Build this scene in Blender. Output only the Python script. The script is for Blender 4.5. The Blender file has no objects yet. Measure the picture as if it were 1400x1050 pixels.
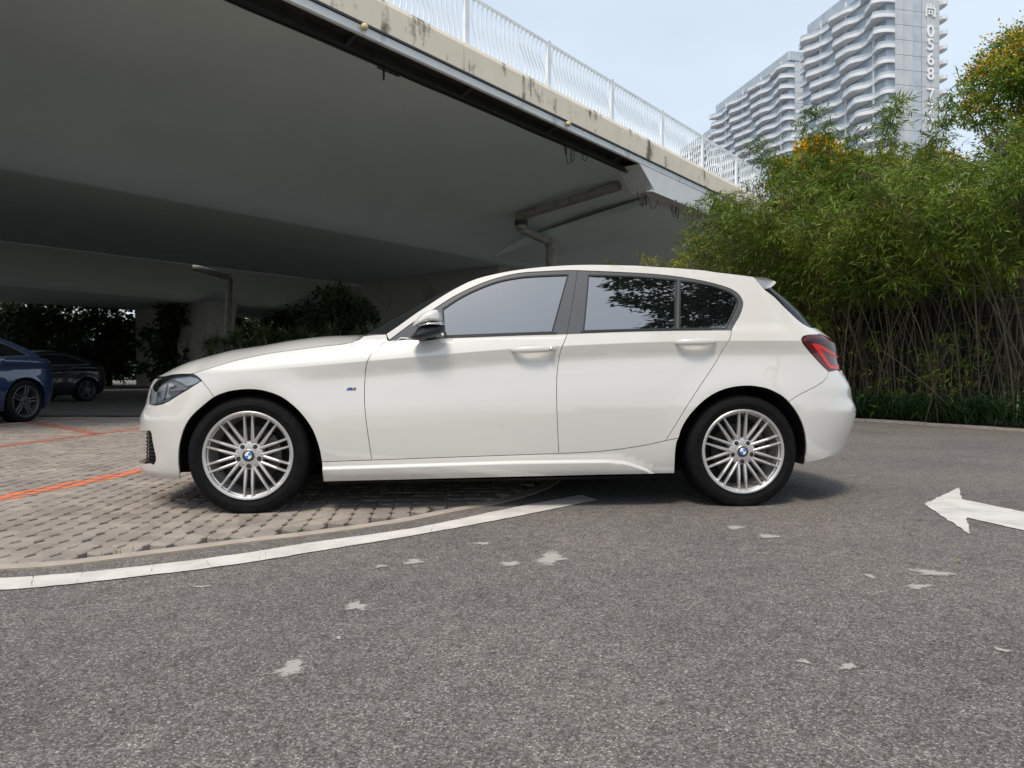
import bpy, bmesh, math, random
import numpy as np
from math import pi, sin, cos, radians, hypot, sqrt, atan2
from mathutils import Vector, Matrix
from mathutils.geometry import delaunay_2d_cdt

sc = bpy.context.scene
COL = sc.collection
# ------------------------------------------------------------------ camera
cam_d = bpy.data.cameras.new('camera'); cam = bpy.data.objects.new('camera', cam_d); COL.objects.link(cam)
cam.location = (0, 0, .73); cam.rotation_euler = (radians(90), 0, 0)
cam_d.sensor_width = 36; cam_d.lens = 36*1000/1400; cam_d.shift_y = -12/1400
cam_d.clip_start = .05; cam_d.clip_end = 3000
sc.camera = cam
# ------------------------------------------------------------------ light
SUN_EL, SUN_AZ = radians(60), radians(200)          # azimuth clockwise from +Y
wd = bpy.data.worlds.new('World'); sc.world = wd; wd.use_nodes = True
nt = wd.node_tree; nt.nodes.clear()
out = nt.nodes.new('ShaderNodeOutputWorld'); bg = nt.nodes.new('ShaderNodeBackground')
sky = nt.nodes.new('ShaderNodeTexSky'); sky.sky_type = 'NISHITA'; sky.sun_disc = False
sky.sun_elevation = SUN_EL; sky.sun_rotation = SUN_AZ
sky.air_density = 1.1; sky.dust_density = 2.5; sky.ozone_density = 1.2
# thin bright veil of high cloud over the blue
tc = nt.nodes.new('ShaderNodeTexCoord'); mp = nt.nodes.new('ShaderNodeMapping'); mp.inputs['Scale'].default_value = (1, 1, 2.6)
nz = nt.nodes.new('ShaderNodeTexNoise'); nz.inputs['Scale'].default_value = 1.7; nz.inputs['Detail'].default_value = 5; nz.inputs['Roughness'].default_value = .5
rp = nt.nodes.new('ShaderNodeMapRange'); rp.inputs['From Min'].default_value = .3; rp.inputs['From Max'].default_value = .75
rp.inputs['To Min'].default_value = .50; rp.inputs['To Max'].default_value = .66
mx = nt.nodes.new('ShaderNodeMix'); mx.data_type = 'RGBA'
mx.inputs['B'].default_value = (9.0, 10.1, 11.2, 1)
L = nt.links.new
L(tc.outputs['Generated'], mp.inputs['Vector']); L(mp.outputs['Vector'], nz.inputs['Vector']); L(nz.outputs['Fac'], rp.inputs['Value'])
L(rp.outputs['Result'], mx.inputs['Factor']); L(sky.outputs['Color'], mx.inputs['A']); L(mx.outputs['Result'], bg.inputs['Color'])
bg.inputs['Strength'].default_value = .10
L(bg.outputs['Background'], out.inputs['Surface'])
sun_d = bpy.data.lights.new('sun', 'SUN'); sun = bpy.data.objects.new('sun', sun_d); COL.objects.link(sun)
sun_d.energy = 2.2; sun_d.angle = radians(14); sun_d.color = (1, .90, .78)
_sd = Vector((sin(SUN_AZ)*cos(SUN_EL), cos(SUN_AZ)*cos(SUN_EL), sin(SUN_EL)))
sun.rotation_euler = _sd.to_track_quat('Z', 'Y').to_euler()
sc.view_settings.view_transform = 'Standard'; sc.view_settings.look = 'None'
sc.view_settings.gamma = 1; sc.view_settings.use_curve_mapping = False
sc.view_settings.exposure = 0.25
sc.cycles.max_bounces = 6; sc.cycles.diffuse_bounces = 5; sc.cycles.glossy_bounces = 3
sc.cycles.transparent_max_bounces = 12

# ------------------------------------------------------------------ helpers
def tag(o, label=None, cat=None, group=None, kind=None):
    if label: o['label'] = label
    if cat: o['category'] = cat
    if group: o['group'] = group
    if kind: o['kind'] = kind
    return o
def obj(name, me, parent=None, loc=(0, 0, 0), rz=0.0):
    o = bpy.data.objects.new(name, me); COL.objects.link(o)
    o.location = loc; o.rotation_euler = (0, 0, rz)
    if parent: o.parent = parent
    return o
def empty(name, loc=(0, 0, 0), rz=0.0, parent=None):
    o = obj(name, None, parent, loc, rz); o.empty_display_size = .1; return o
def copy_tree(o, parent=None):
    c = o.copy(); COL.objects.link(c); c.parent = parent
    for ch in o.children: copy_tree(ch, c)
    return c

class MB:
    "collects shapes into one mesh"
    def __init__(s): s.v = []; s.f = []; s.mi = []
    def add(s, vs, fs, m=0):
        b = len(s.v); s.v += [tuple(p) for p in vs]; s.f += [tuple(i+b for i in f) for f in fs]; s.mi += [m]*len(fs)
    def box(s, c, d, rot=None, m=0, bev=0):
        x, y, z = d[0]/2, d[1]/2, d[2]/2
        vs = [Vector((i*x, j*y, k*z)) for k in (-1, 1) for i, j in ((-1, -1), (1, -1), (1, 1), (-1, 1))]
        if rot: vs = [rot @ p for p in vs]
        s.add([p+Vector(c) for p in vs], [(3, 2, 1, 0), (4, 5, 6, 7), (0, 1, 5, 4), (1, 2, 6, 5), (2, 3, 7, 6), (3, 0, 4, 7)], m)
    def tube(s, pts, r, n=8, m=0, cap=True):
        pts = [Vector(p) for p in pts]; rs = r if isinstance(r, (list, tuple)) else [r]*len(pts)
        vs = []; fs = []; N = len(pts); up = None
        for i, p in enumerate(pts):
            t = (pts[min(i+1, N-1)]-pts[max(i-1, 0)]).normalized()
            if up is None:
                up = Vector((0, 0, 1)) if abs(t.z) < .9 else Vector((1, 0, 0))
            a = t.cross(up)
            if a.length < 1e-5: a = t.orthogonal()
            a.normalize(); b = a.cross(t).normalized(); up = b
            for k in range(n):
                q = 2*pi*k/n; vs.append(p+(a*cos(q)+b*sin(q))*rs[i])
        for i in range(N-1):
            for k in range(n):
                k2 = (k+1) % n; fs.append((i*n+k, i*n+k2, (i+1)*n+k2, (i+1)*n+k))
        if cap: fs.append(tuple(range(n))[::-1]); fs.append(tuple((N-1)*n+k for k in range(n)))
        s.add(vs, fs, m)
    def lathe(s, prof, n=48, m=0, closed=False, c=(0, 0, 0)):
        "profile of (radius, y): revolved about the y axis"
        vs = []; fs = []; P = len(prof)
        for k in range(n):
            a = 2*pi*k/n
            for r, y in prof: vs.append((c[0]+r*cos(a), c[1]+y, c[2]+r*sin(a)))
        for k in range(n):
            k2 = (k+1) % n
            for i in range(P if closed else P-1):
                j = (i+1) % P; fs.append((k*P+i, k*P+j, k2*P+j, k2*P+i))
        s.add(vs, fs, m)
    def prism(s, poly, a, b, f3, m=0):
        "poly extruded between parameter a and b, f3(u, v, w) gives the point"
        n = len(poly)
        s.add([f3(u, v, a) for u, v in poly]+[f3(u, v, b) for u, v in poly],
              [tuple(range(n))[::-1], tuple(range(n, 2*n))]+[(i, (i+1) % n, n+(i+1) % n, n+i) for i in range(n)], m)
    def mesh(s, name, mats, smooth=False, fix=True):
        me = bpy.data.meshes.new(name); me.from_pydata([tuple(p) for p in s.v], [], s.f)
        for m in (mats if isinstance(mats, (list, tuple)) else [mats]): me.materials.append(m)
        if len(me.materials) > 1: me.polygons.foreach_set('material_index', s.mi)
        if fix:
            bm = bmesh.new(); bm.from_mesh(me); bmesh.ops.recalc_face_normals(bm, faces=bm.faces); bm.to_mesh(me); bm.free()
        if smooth: me.shade_smooth() if hasattr(me, 'shade_smooth') else me.polygons.foreach_set('use_smooth', [True]*len(me.polygons))
        me.update(); return me
    def build(s, name, mats, parent=None, smooth=False, loc=(0, 0, 0), rz=0.0, auto=None):
        me = s.mesh(name, mats, smooth or auto is not None); 
        if auto is not None: me.set_sharp_from_angle(angle=radians(auto))
        return obj(name, me, parent, loc, rz)
def smooth_poly(pts, n=6, closed=False):
    "Catmull-Rom through the points"
    P = [np.array(p, float) for p in pts]; N = len(P); o = []
    rng = range(N) if closed else range(N-1)
    for i in rng:
        p1, p2 = P[i], P[(i+1) % N]
        p0 = P[i-1] if (closed or i > 0) else 2*p1-p2
        p3 = P[(i+2) % N] if (closed or i+2 < N) else 2*p2-p1
        for k in range(n):
            t = k/n
            o.append(.5*(2*p1+(p2-p0)*t+(2*p0-5*p1+4*p2-p3)*t*t+(3*p1-p0-3*p2+p3)*t**3))
    if not closed: o.append(P[-1])
    return [tuple(float(c) for c in p) for p in o]

# ------------------------------------------------------------------ materials
def pmat(name, col, rough=.6, metal=0, coat=0, spec=None, ior=None):
    m = bpy.data.materials.new(name); m.use_nodes = True
    b = m.node_tree.nodes['Principled BSDF']
    b.inputs['Base Color'].default_value = (*col, 1); b.inputs['Roughness'].default_value = rough; b.inputs['Metallic'].default_value = metal
    if coat: b.inputs['Coat Weight'].default_value = coat; b.inputs['Coat Roughness'].default_value = .03
    if spec is not None: b.inputs['Specular IOR Level'].default_value = spec
    if ior: b.inputs['IOR'].default_value = ior
    return m
def N(m, t, **k):
    n = m.node_tree.nodes.new('ShaderNode'+t)
    for a, v in k.items():
        if a in n.inputs: n.inputs[a].default_value = v
        else: setattr(n, a, v)
    return n
def K(m, a, b): m.node_tree.links.new(a, b)
def bsdf(m): return m.node_tree.nodes['Principled BSDF']
def ramp(m, fac, stops):
    r = N(m, 'ValToRGB'); e = r.color_ramp.elements
    while len(e) < len(stops): e.new(.5)
    for x, (p, c) in zip(e, stops): x.position = p; x.color = (*c, 1) if len(c) == 3 else c
    K(m, fac, r.inputs['Fac']); return r.outputs['Color']
def noise_col(m, stops, scale=5, detail=4, coord='Object', rough=.6, stretch=None):
    tc = N(m, 'TexCoord'); src = tc.outputs[coord] if coord != 'Position' else N(m, 'NewGeometry').outputs['Position']
    if stretch:
        mp = N(m, 'Mapping'); mp.inputs['Scale'].default_value = stretch; K(m, src, mp.inputs['Vector']); src = mp.outputs['Vector']
    n = N(m, 'TexNoise'); n.inputs['Scale'].default_value = scale; n.inputs['Detail'].default_value = detail; n.inputs['Roughness'].default_value = rough
    K(m, src, n.inputs['Vector'])
    c = ramp(m, n.outputs['Fac'], stops); return c, n
def mixc(m, f, a, b, mode='MIX'):
    x = N(m, 'Mix', data_type='RGBA', blend_type=mode)
    for s, v in (('Factor', f), ('A', a), ('B', b)):
        i = x.inputs[s] if s == 'Factor' else [q for q in x.inputs if q.name == s and q.type == 'RGBA'][0]
        if isinstance(v, (int, float)): i.default_value = v
        elif isinstance(v, tuple): i.default_value = (*v, 1)
        else: K(m, v, i)
    return [q for q in x.outputs if q.type == 'RGBA'][0]
def bump(m, h, strength=.3, dist=.01):
    b = N(m, 'Bump'); b.inputs['Strength'].default_value = strength; b.inputs['Distance'].default_value = dist
    K(m, h, b.inputs['Height']); K(m, b.outputs['Normal'], bsdf(m).inputs['Normal'])
def nmat(name, stops, scale=5, rough=.7, detail=4, coord='Object', bstr=0, bdist=.01, stretch=None, **kw):
    m = pmat(name, (.5, .5, .5), rough, **kw); c, n = noise_col(m, stops, scale, detail, coord, stretch=stretch)
    K(m, c, bsdf(m).inputs['Base Color'])
    if bstr: bump(m, n.outputs['Fac'], bstr, bdist)
    return m

# asphalt: grey aggregate with pale chips, worn patches
def asphalt():
    m = pmat('asphalt', (.13, .13, .13), .95, spec=.08); g = N(m, 'NewGeometry').outputs['Position']
    v = N(m, 'TexVoronoi'); v.inputs['Scale'].default_value = 260; K(m, g, v.inputs['Vector'])
    sp = N(m, 'SeparateColor'); K(m, v.outputs['Color'], sp.inputs['Color'])
    chips = ramp(m, sp.outputs['Red'], [(0, (.085, .078, .073)), (.35, (.132, .121, .114)), (.75, (.192, .176, .166)), (.93, (.27, .248, .233)), (1, (.42, .388, .365))])
    v2 = N(m, 'TexVoronoi'); v2.inputs['Scale'].default_value = 120; K(m, g, v2.inputs['Vector'])
    sp2 = N(m, 'SeparateColor'); K(m, v2.outputs['Color'], sp2.inputs['Color'])
    ch2 = ramp(m, sp2.outputs['Green'], [(0, (.72, .72, .72)), (.5, (1, 1, 1)), (1, (1.22, 1.2, 1.17))])
    c = mixc(m, 1., chips, ch2, 'MULTIPLY')
    n = N(m, 'TexNoise'); n.inputs['Scale'].default_value = .9; n.inputs['Detail'].default_value = 6; n.inputs['Roughness'].default_value = .62; K(m, g, n.inputs['Vector'])
    big = ramp(m, n.outputs['Fac'], [(.28, (.80, .80, .82)), (.5, (1, 1, 1)), (.72, (1.14, 1.12, 1.10))])
    c = mixc(m, 1., c, big, 'MULTIPLY')
    n3 = N(m, 'TexNoise'); n3.inputs['Scale'].default_value = 14; n3.inputs['Detail'].default_value = 5; K(m, g, n3.inputs['Vector'])
    mid = ramp(m, n3.outputs['Fac'], [(.3, (.86, .86, .86)), (.7, (1.12, 1.12, 1.12))])
    c = mixc(m, 1., c, mid, 'MULTIPLY')
    K(m, c, bsdf(m).inputs['Base Color'])
    bump(m, v.outputs['Distance'], .55, .004); return m
M = {}
M['asphalt'] = asphalt()
def paintmat(name, col, dirt, wear=.5):
    m = pmat(name, col, .6); g = N(m, 'NewGeometry').outputs['Position']
    n = N(m, 'TexNoise'); n.inputs['Scale'].default_value = 6; n.inputs['Detail'].default_value = 6; n.inputs['Roughness'].default_value = .7; K(m, g, n.inputs['Vector'])
    c = ramp(m, n.outputs['Fac'], [(.3, dirt), (.6, col)])
    v = N(m, 'TexVoronoi'); v.inputs['Scale'].default_value = 160; K(m, g, v.inputs['Vector'])
    sp = N(m, 'SeparateColor'); K(m, v.outputs['Color'], sp.inputs['Color'])
    n2 = N(m, 'TexNoise'); n2.inputs['Scale'].default_value = 22; n2.inputs['Detail'].default_value = 8; n2.inputs['Roughness'].default_value = .75; K(m, g, n2.inputs['Vector'])
    ma = N(m, 'Math', operation='ADD'); K(m, n2.outputs['Fac'], ma.inputs[0]); 
    ms = N(m, 'Math', operation='MULTIPLY'); ms.inputs[1].default_value = .16; K(m, sp.outputs['Red'], ms.inputs[0]); K(m, ms.outputs[0], ma.inputs[1])
    w = ramp(m, ma.outputs[0], [(wear-.05, (0, 0, 0)), (wear, (1, 1, 1))])
    c = mixc(m, w, (.19, .172, .16), c)
    K(m, c, bsdf(m).inputs['Base Color']); bump(m, v.outputs['Distance'], .3, .003); return m
M['white_paint'] = paintmat('white_paint', (.66, .63, .59), (.48, .46, .43), .40)
M['pale_patch'] = paintmat('pale_patch', (.50, .475, .44), (.36, .335, .31), .50)
M['red_paint'] = paintmat('red_paint', (.78, .19, .08), (.60, .20, .11), .36)
M['old_red_paint'] = paintmat('old_red_paint', (.58, .17, .11), (.42, .19, .13), .44)
M['yellow_edge'] = paintmat('yellow_edge', (.50, .34, .20), (.40, .33, .25), .42)
def splash(name, col):
    m = pmat(name, col, .75); g = N(m, 'NewGeometry').outputs['Position']; at = N(m, 'Attribute'); at.attribute_name = 'cover'
    n = N(m, 'TexNoise'); n.inputs['Scale'].default_value = 34; n.inputs['Detail'].default_value = 8; n.inputs['Roughness'].default_value = .72; K(m, g, n.inputs['Vector'])
    v = N(m, 'TexVoronoi'); v.inputs['Scale'].default_value = 230; K(m, g, v.inputs['Vector']); sp = N(m, 'SeparateColor'); K(m, v.outputs['Color'], sp.inputs['Color'])
    a = N(m, 'Math', operation='MULTIPLY_ADD'); K(m, at.outputs['Fac'], a.inputs[0]); a.inputs[1].default_value = .75; K(m, n.outputs['Fac'], a.inputs[2])
    b = N(m, 'Math', operation='MULTIPLY_ADD'); K(m, sp.outputs['Red'], b.inputs[0]); b.inputs[1].default_value = .22; K(m, a.outputs[0], b.inputs[2])
    w = ramp(m, b.outputs[0], [(.74, (0, 0, 0)), (1.0, (.80, .80, .80))])
    tr = N(m, 'BsdfTransparent'); ms = N(m, 'MixShader'); K(m, w, ms.inputs[0]); K(m, tr.outputs[0], ms.inputs[1]); K(m, bsdf(m).outputs[0], ms.inputs[2])
    K(m, ms.outputs[0], m.node_tree.nodes['Material Output'].inputs['Surface']); return m
M['pale_patch'] = splash('pale_patch', (.45, .42, .385))
def paver():
    m = pmat('paver', (.3, .27, .24), .9, spec=.15); g = N(m, 'NewGeometry').outputs['Position']
    n = N(m, 'TexNoise'); n.inputs['Scale'].default_value = 3.5; n.inputs['Detail'].default_value = 5; K(m, g, n.inputs['Vector'])
    c = ramp(m, n.outputs['Fac'], [(.3, (.245, .213, .187)), (.5, (.305, .268, .236)), (.7, (.355, .312, .27))])
    v = N(m, 'TexVoronoi'); v.inputs['Scale'].default_value = 9; K(m, g, v.inputs['Vector'])
    sp = N(m, 'SeparateColor'); K(m, v.outputs['Color'], sp.inputs['Color'])
    c = mixc(m, 1., c, ramp(m, sp.outputs['Red'], [(0, (.84, .84, .86)), (1, (1.14, 1.12, 1.1))]), 'MULTIPLY')
    n2 = N(m, 'TexNoise'); n2.inputs['Scale'].default_value = 190; n2.inputs['Detail'].default_value = 3; K(m, g, n2.inputs['Vector'])
    c = mixc(m, 1., c, ramp(m, n2.outputs['Fac'], [(.3, (.8, .8, .8)), (.7, (1.18, 1.18, 1.18))]), 'MULTIPLY')
    K(m, c, bsdf(m).inputs['Base Color']); bump(m, n2.outputs['Fac'], .4, .004); return m
M['paver'] = paver()
M['soil'] = nmat('soil', [(.3, (.03, .024, .018)), (.55, (.055, .045, .034)), (.75, (.085, .075, .05))], 30, .95, 6, 'Position', .6, .02)
M['edging'] = nmat('edging', [(.3, (.30, .265, .23)), (.6, (.40, .355, .315)), (.8, (.45, .40, .355))], 9, .85, 6, 'Position', .25, .004)
def soffit():
    m = pmat('soffit_paint', (.4, .42, .41), .8); c, n = noise_col(m, [(.3, (.68, .78, .765)), (.5, (.735, .835, .82)), (.75, (.77, .865, .85))], .35, 6, 'Position')
    K(m, c, bsdf(m).inputs['Base Color']); return m
M['soffit'] = soffit()
def stained(name, base, dark, sc=1.0, th=(.30, .42)):
    "pale coating with dirt runs going down it"
    m = pmat(name, base, .75); g = N(m, 'NewGeometry').outputs['Position']
    mp = N(m, 'Mapping'); mp.inputs['Scale'].default_value = (1, 1, .07); K(m, g, mp.inputs['Vector'])
    n = N(m, 'TexNoise'); n.inputs['Scale'].default_value = 2.6*sc; n.inputs['Detail'].default_value = 7; n.inputs['Roughness'].default_value = .7; K(m, mp.outputs['Vector'], n.inputs['Vector'])
    n2 = N(m, 'TexNoise'); n2.inputs['Scale'].default_value = 1.1*sc; n2.inputs['Detail'].default_value = 6; n2.inputs['Roughness'].default_value = .7; K(m, g, n2.inputs['Vector'])
    a = N(m, 'Math', operation='MULTIPLY'); K(m, n.outputs['Fac'], a.inputs[0]); K(m, n2.outputs['Fac'], a.inputs[1])
    w = ramp(m, a.outputs[0], [(th[0], (0, 0, 0)), (th[1], (1, 1, 1))])
    n4 = N(m, 'TexNoise'); n4.inputs['Scale'].default_value = 2.2; n4.inputs['Detail'].default_value = 4; K(m, g, n4.inputs['Vector'])
    b = mixc(m, n4.outputs['Fac'], tuple(x*.88 for x in base), tuple(min(1, x*1.08) for x in base))
    K(m, mixc(m, w, b, dark), bsdf(m).inputs['Base Color']); return m
M['parapet'] = stained('parapet_coating', (.80, .71, .57), (.17, .14, .10), 1.2, (.285, .37))
M['fascia'] = stained('fascia_paint', (.74, .75, .74), (.33, .33, .32), .6)
M['concrete'] = stained('pier_concrete', (.30, .285, .255), (.13, .125, .115), .7)
M['white_rail'] = nmat('rail_paint', [(.3, (.74, .75, .76)), (.7, (.84, .85, .86))], 3, .45, 4, 'Position')
M['dark_steel'] = nmat('dark_steel', [(.3, (.03, .032, .035)), (.7, (.06, .062, .066))], 5, .6, 4, 'Position')
M['pipe'] = nmat('drain_pipe', [(.3, (.22, .20, .17)), (.6, (.33, .31, .28)), (.8, (.37, .35, .32))], 4, .6, 5, 'Position')
M['lamp_glass'] = pmat('lamp_cover', (.62, .50, .28), .35)
M['cable'] = pmat('cable', (.02, .02, .02), .6)
def leafmat(name, stops, scale=1.2, rough=.5, trans=.28):
    m = bpy.data.materials.new(name); m.use_nodes = True; t = m.node_tree; b = bsdf(m); b.inputs['Roughness'].default_value = rough
    b.inputs['Specular IOR Level'].default_value = .35
    c, n = noise_col(m, stops, scale, 4, 'Position', rough=.7)
    # leaf to leaf variation
    g = N(m, 'NewGeometry'); v = ramp(m, g.outputs['Random Per Island'], [(0, (.62, .66, .55)), (.5, (1, 1, 1)), (1, (1.3, 1.22, 1.05))])
    c = mixc(m, 1., c, v, 'MULTIPLY')
    K(m, c, b.inputs['Base Color'])
    tr = N(m, 'BsdfTranslucent'); K(m, c, tr.inputs['Color']); ms = N(m, 'MixShader'); ms.inputs[0].default_value = trans
    o = t.nodes['Material Output']; K(m, b.outputs[0], ms.inputs[1]); K(m, tr.outputs[0], ms.inputs[2]); K(m, ms.outputs[0], o.inputs['Surface'])
    return m
M['bamboo_leaf'] = leafmat('bamboo_leaf', [(.3, (.065, .125, .018)), (.5, (.15, .235, .028)), (.72, (.31, .33, .04))], .9)
M['bamboo_lit'] = leafmat('bamboo_lit', [(.3, (.15, .21, .025)), (.5, (.26, .31, .035)), (.72, (.38, .38, .05))], 1.2)  # yellow-green leaf copy, its sunlit brightness put into the colour
M['bamboo_shaded'] = leafmat('bamboo_shaded', [(.3, (.03, .05, .015)), (.7, (.07, .10, .025))], 1, .5, .2)  # darker leaf copy for the rearmost clumps, shade put into its colour
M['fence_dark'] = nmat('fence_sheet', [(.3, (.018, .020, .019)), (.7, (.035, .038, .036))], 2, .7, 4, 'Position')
M['bamboo_dry'] = leafmat('bamboo_dry', [(.3, (.08, .055, .028)), (.7, (.17, .12, .06))], 2)
M['culm'] = nmat('bamboo_culm', [(.3, (.05, .038, .022)), (.55, (.11, .085, .048)), (.75, (.19, .15, .09))], 3, .55, 4, 'Position', stretch=(6, 6, 1))
M['cover_leaf'] = leafmat('cover_leaf', [(.3, (.022, .055, .018)), (.7, (.05, .11, .035))], 2, .4, .15)
M['tree_leaf'] = leafmat('tree_leaf', [(.3, (.06, .14, .018)), (.5, (.13, .24, .026)), (.72, (.24, .33, .04))], .8)
M['yellow_flower'] = leafmat('yellow_flower', [(.3, (.55, .36, .02)), (.5, (.66, .42, .03)), (.72, (.62, .27, .02))], 2, .6, .3)
M['shade_leaf'] = leafmat('shade_leaf', [(.3, (.025, .042, .018)), (.7, (.06, .088, .035))], 1.5)  # darkened copy of the tree leaf, with shade put into its colour
M['spiky_leaf'] = leafmat('spiky_leaf', [(.3, (.08, .12, .05)), (.7, (.16, .21, .09))], 2)
M['bark'] = nmat('bark', [(.3, (.06, .05, .04)), (.6, (.13, .11, .09))], 6, .9, 5, 'Position', .5, .03, stretch=(3, 3, .6))
M['fallen'] = pmat('fallen_leaf', (.25, .28, .05), .6)
# ================================================================== GROUND
def cdt_region(outer, holes=(), cell=None, lines=()):
    "triangulates a polygon with holes, optionally with a grid of inner points"
    pts = [Vector(p[:2]) for p in outer]; edges = [(i, (i+1) % len(outer)) for i in range(len(outer))]
    for h in holes:
        b = len(pts); pts += [Vector(p[:2]) for p in h]; edges += [(b+i, b+(i+1) % len(h)) for i in range(len(h))]
    nb = len(pts)
    O = np.array(outer)[:, :2]; Hs = [np.array(h)[:, :2] for h in holes]
    def inside(P, poly):
        x, y = P[:, 0], P[:, 1]; r = np.zeros(len(P), bool); a = poly; b = np.roll(poly, -1, 0)
        for (x1, y1), (x2, y2) in zip(a, b):
            if y1 == y2: continue
            c = ((y1 > y) != (y2 > y)) & (x < (x2-x1)*(y-y1)/(y2-y1)+x1); r ^= c
        return r
    def isin(P):
        r = inside(P, O)
        for h in Hs: r &= ~inside(P, h)
        return r
    if cell:
        lo, hi = O.min(0), O.max(0)
        gx, gy = np.meshgrid(np.arange(lo[0]+cell*.5, hi[0], cell), np.arange(lo[1]+cell*.5, hi[1], cell))
        gx[1::2] += cell*.5
        G = np.stack([gx.ravel(), gy.ravel()], 1); G = G[isin(G)]
        # keep away from the outline
        allseg = np.concatenate([np.stack([q, np.roll(q, -1, 0)], 1) for q in [O]+Hs])
        keep = np.ones(len(G), bool)
        for a, b in allseg:
            d = b-a; l2 = d@d
            if l2 < 1e-12: continue
            t = np.clip(((G-a)@d)/l2, 0, 1); keep &= np.hypot(*(G-a-t[:, None]*d).T) > cell*.4
        for ln in lines:
            q = np.array(ln)
            for p in q: keep &= np.hypot(*(G-p).T) > .011
        pts += [Vector(map(float, p)) for p in G[keep]]
        for ln in lines:
            q = np.array(ln); ok = isin(q)
            for a, b in allseg:
                d = b-a; l2 = d@d
                if l2 < 1e-12: continue
                t = np.clip(((q-a)@d)/l2, 0, 1); ok &= np.hypot(*(q-a-t[:, None]*d).T) > .003
            prev = None
            for p, k in zip(q, ok):
                if not k: prev = None; continue
                pts.append(Vector(map(float, p))); i = len(pts)-1
                if prev is not None: edges.append((prev, i))
                prev = i
    vc, ve, fc, ov, oe, of = delaunay_2d_cdt(pts, edges, [], 0, 1e-6)
    V = np.array([tuple(p) for p in vc]); T = [tuple(f) for f in fc]
    cen = np.array([V[list(f)].mean(0) for f in T]); k = isin(cen)
    return V, [f for f, q in zip(T, k) if q], nb
def sheet(name, outer, holes, z, mat, parent=None):
    V, T, _ = cdt_region(outer, holes); me = bpy.data.meshes.new(name)
    me.from_pydata([(x, y, z) for x, y in V], [], T); me.materials.append(mat)
    bm = bmesh.new(); bm.from_mesh(me); bmesh.ops.recalc_face_normals(bm, faces=bm.faces)
    if sum(f.normal.z for f in bm.faces) < 0: bmesh.ops.reverse_faces(bm, faces=bm.faces)
    bm.to_mesh(me); bm.free(); return obj(name, me, parent)

# edge between the paved bays and the asphalt lane (plan, metres)
KERB = [(-14, 2.36), (-8, 2.40), (-4, 2.49), (-2.6, 2.62), (-1.914, 2.734), (-1.727, 2.786), (-1.562, 2.892), (-1.385, 3.012), (-1.196, 3.147),
        (-.90, 3.333), (-.542, 3.614), (-.346, 3.842), (-.123, 4.10), (0, 4.27), (.15, 4.53), (.28, 4.86), (.38, 5.3), (.43, 5.9), (.44, 6.8), (.40, 8), (.3, 10), (.1, 13.2)]
KS = smooth_poly(KERB, 5)
def offset_line(P, d):
    P = np.array(P); t = np.gradient(P, axis=0); t /= np.hypot(*t.T)[:, None]
    return [tuple(q) for q in (P+np.stack([-t[:, 1], t[:, 0]], 1)*d)]
bay = KS+[(-26, 13.2), (-26, 2.36)]
tag(sheet('asphalt_road', [(-400, -60), (400, -60), (400, 700), (-400, 700)], [bay], 0, M['asphalt']), kind='structure')
road = bpy.data.objects['asphalt_road']
K2 = offset_line(KS, .09)
edge = MB()
for i in range(len(KS)-1):
    a, b, c, d = KS[i], KS[i+1], K2[i+1], K2[i]
    edge.add([(*a, .004), (*b, .004), (*c, .004), (*d, .004), (*a, -.06), (*b, -.06), (*c, -.06), (*d, -.06)], [(0, 1, 2, 3), (0, 4, 5, 1), (3, 2, 6, 7)])
edging = edge.build('concrete_edging', M['edging']); tag(edging, kind='structure')
ye = MB(); K1 = offset_line(KS, .012)
for i in range(len(KS)-1): ye.add([(*KS[i], .0055), (*KS[i+1], .0055), (*K1[i+1], .0055), (*K1[i], .0055)], [(0, 1, 2, 3)])
ye.build('edge_paint', M['yellow_edge'], edging)
bed = sheet('paving_bed', offset_line(KS, .02)[:-1]+[(.1, 14.5), (-29, 14.5), (-29, 1.9), (-14, 1.9)], [], -.042, M['soil'])
tag(bed, kind='structure')
# interlocking pavers with open corners
cd, rd = np.array((-.0995, .995)), np.array((.995, .0995)); CW, CH = .100, .131
A_, B_, ca, cb = .0478, .0632, .027, .035
oct_ = [(-A_+ca, -B_), (A_-ca*.6, -B_-.004), (A_, -B_+cb), (A_+.003, B_-cb), (A_-ca, B_), (-A_+ca*.6, B_+.004), (-A_, B_-cb), (-A_-.003, -B_+cb)]
def paver_mesh():
    mb = MB(); n = 8
    top = [(x*.93, y*.95, 0) for x, y in oct_]; rim = [(x, y, -.0045) for x, y in oct_]; bot = [(x, y, -.05) for x, y in oct_]
    mb.add(top+rim+bot, [tuple(range(8))]+[(n+i, n+(i+1) % n, (i+1) % n, i) for i in range(n)]+[(2*n+i, 2*n+(i+1) % n, n+(i+1) % n, n+i) for i in range(n)])
    return mb
PM = paver_mesh(); pav_me = PM.mesh('paver', M['paver'])
rng = random.Random(4)
Kin = np.array(offset_line(KS, .10))
def in_bay(x, y):
    # left of the inner edge of the edging
    if y > 12.9 or x < -20: return False
    i = np.argmin((Kin[:, 0]-x)**2+(Kin[:, 1]-y)**2); j = min(max(i, 1), len(Kin)-2)
    t = Kin[j+1]-Kin[j-1]; return t[0]*(y-Kin[i][1])-t[1]*(x-Kin[i][0]) > .045*np.hypot(*t)
cells = []
for r in range(0, 90):
    for c in range(-215, 30):
        p = rd*(c*CW)+cd*(2.3+r*CH)
        if p[1] > 12.9 or p[0] < -.72*p[1]-1.2 : continue
        if in_bay(p[0], p[1]): cells.append(p)
def vis(p):
    px = 700+1000*p[0]/p[1]; py = 513+730/p[1]
    hid = (470 < px < 1000 and py < 694) or (265 < px < 470 and py < 702) or (190 < px < 265 and py < 655)
    return px > -10 and not hid
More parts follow.
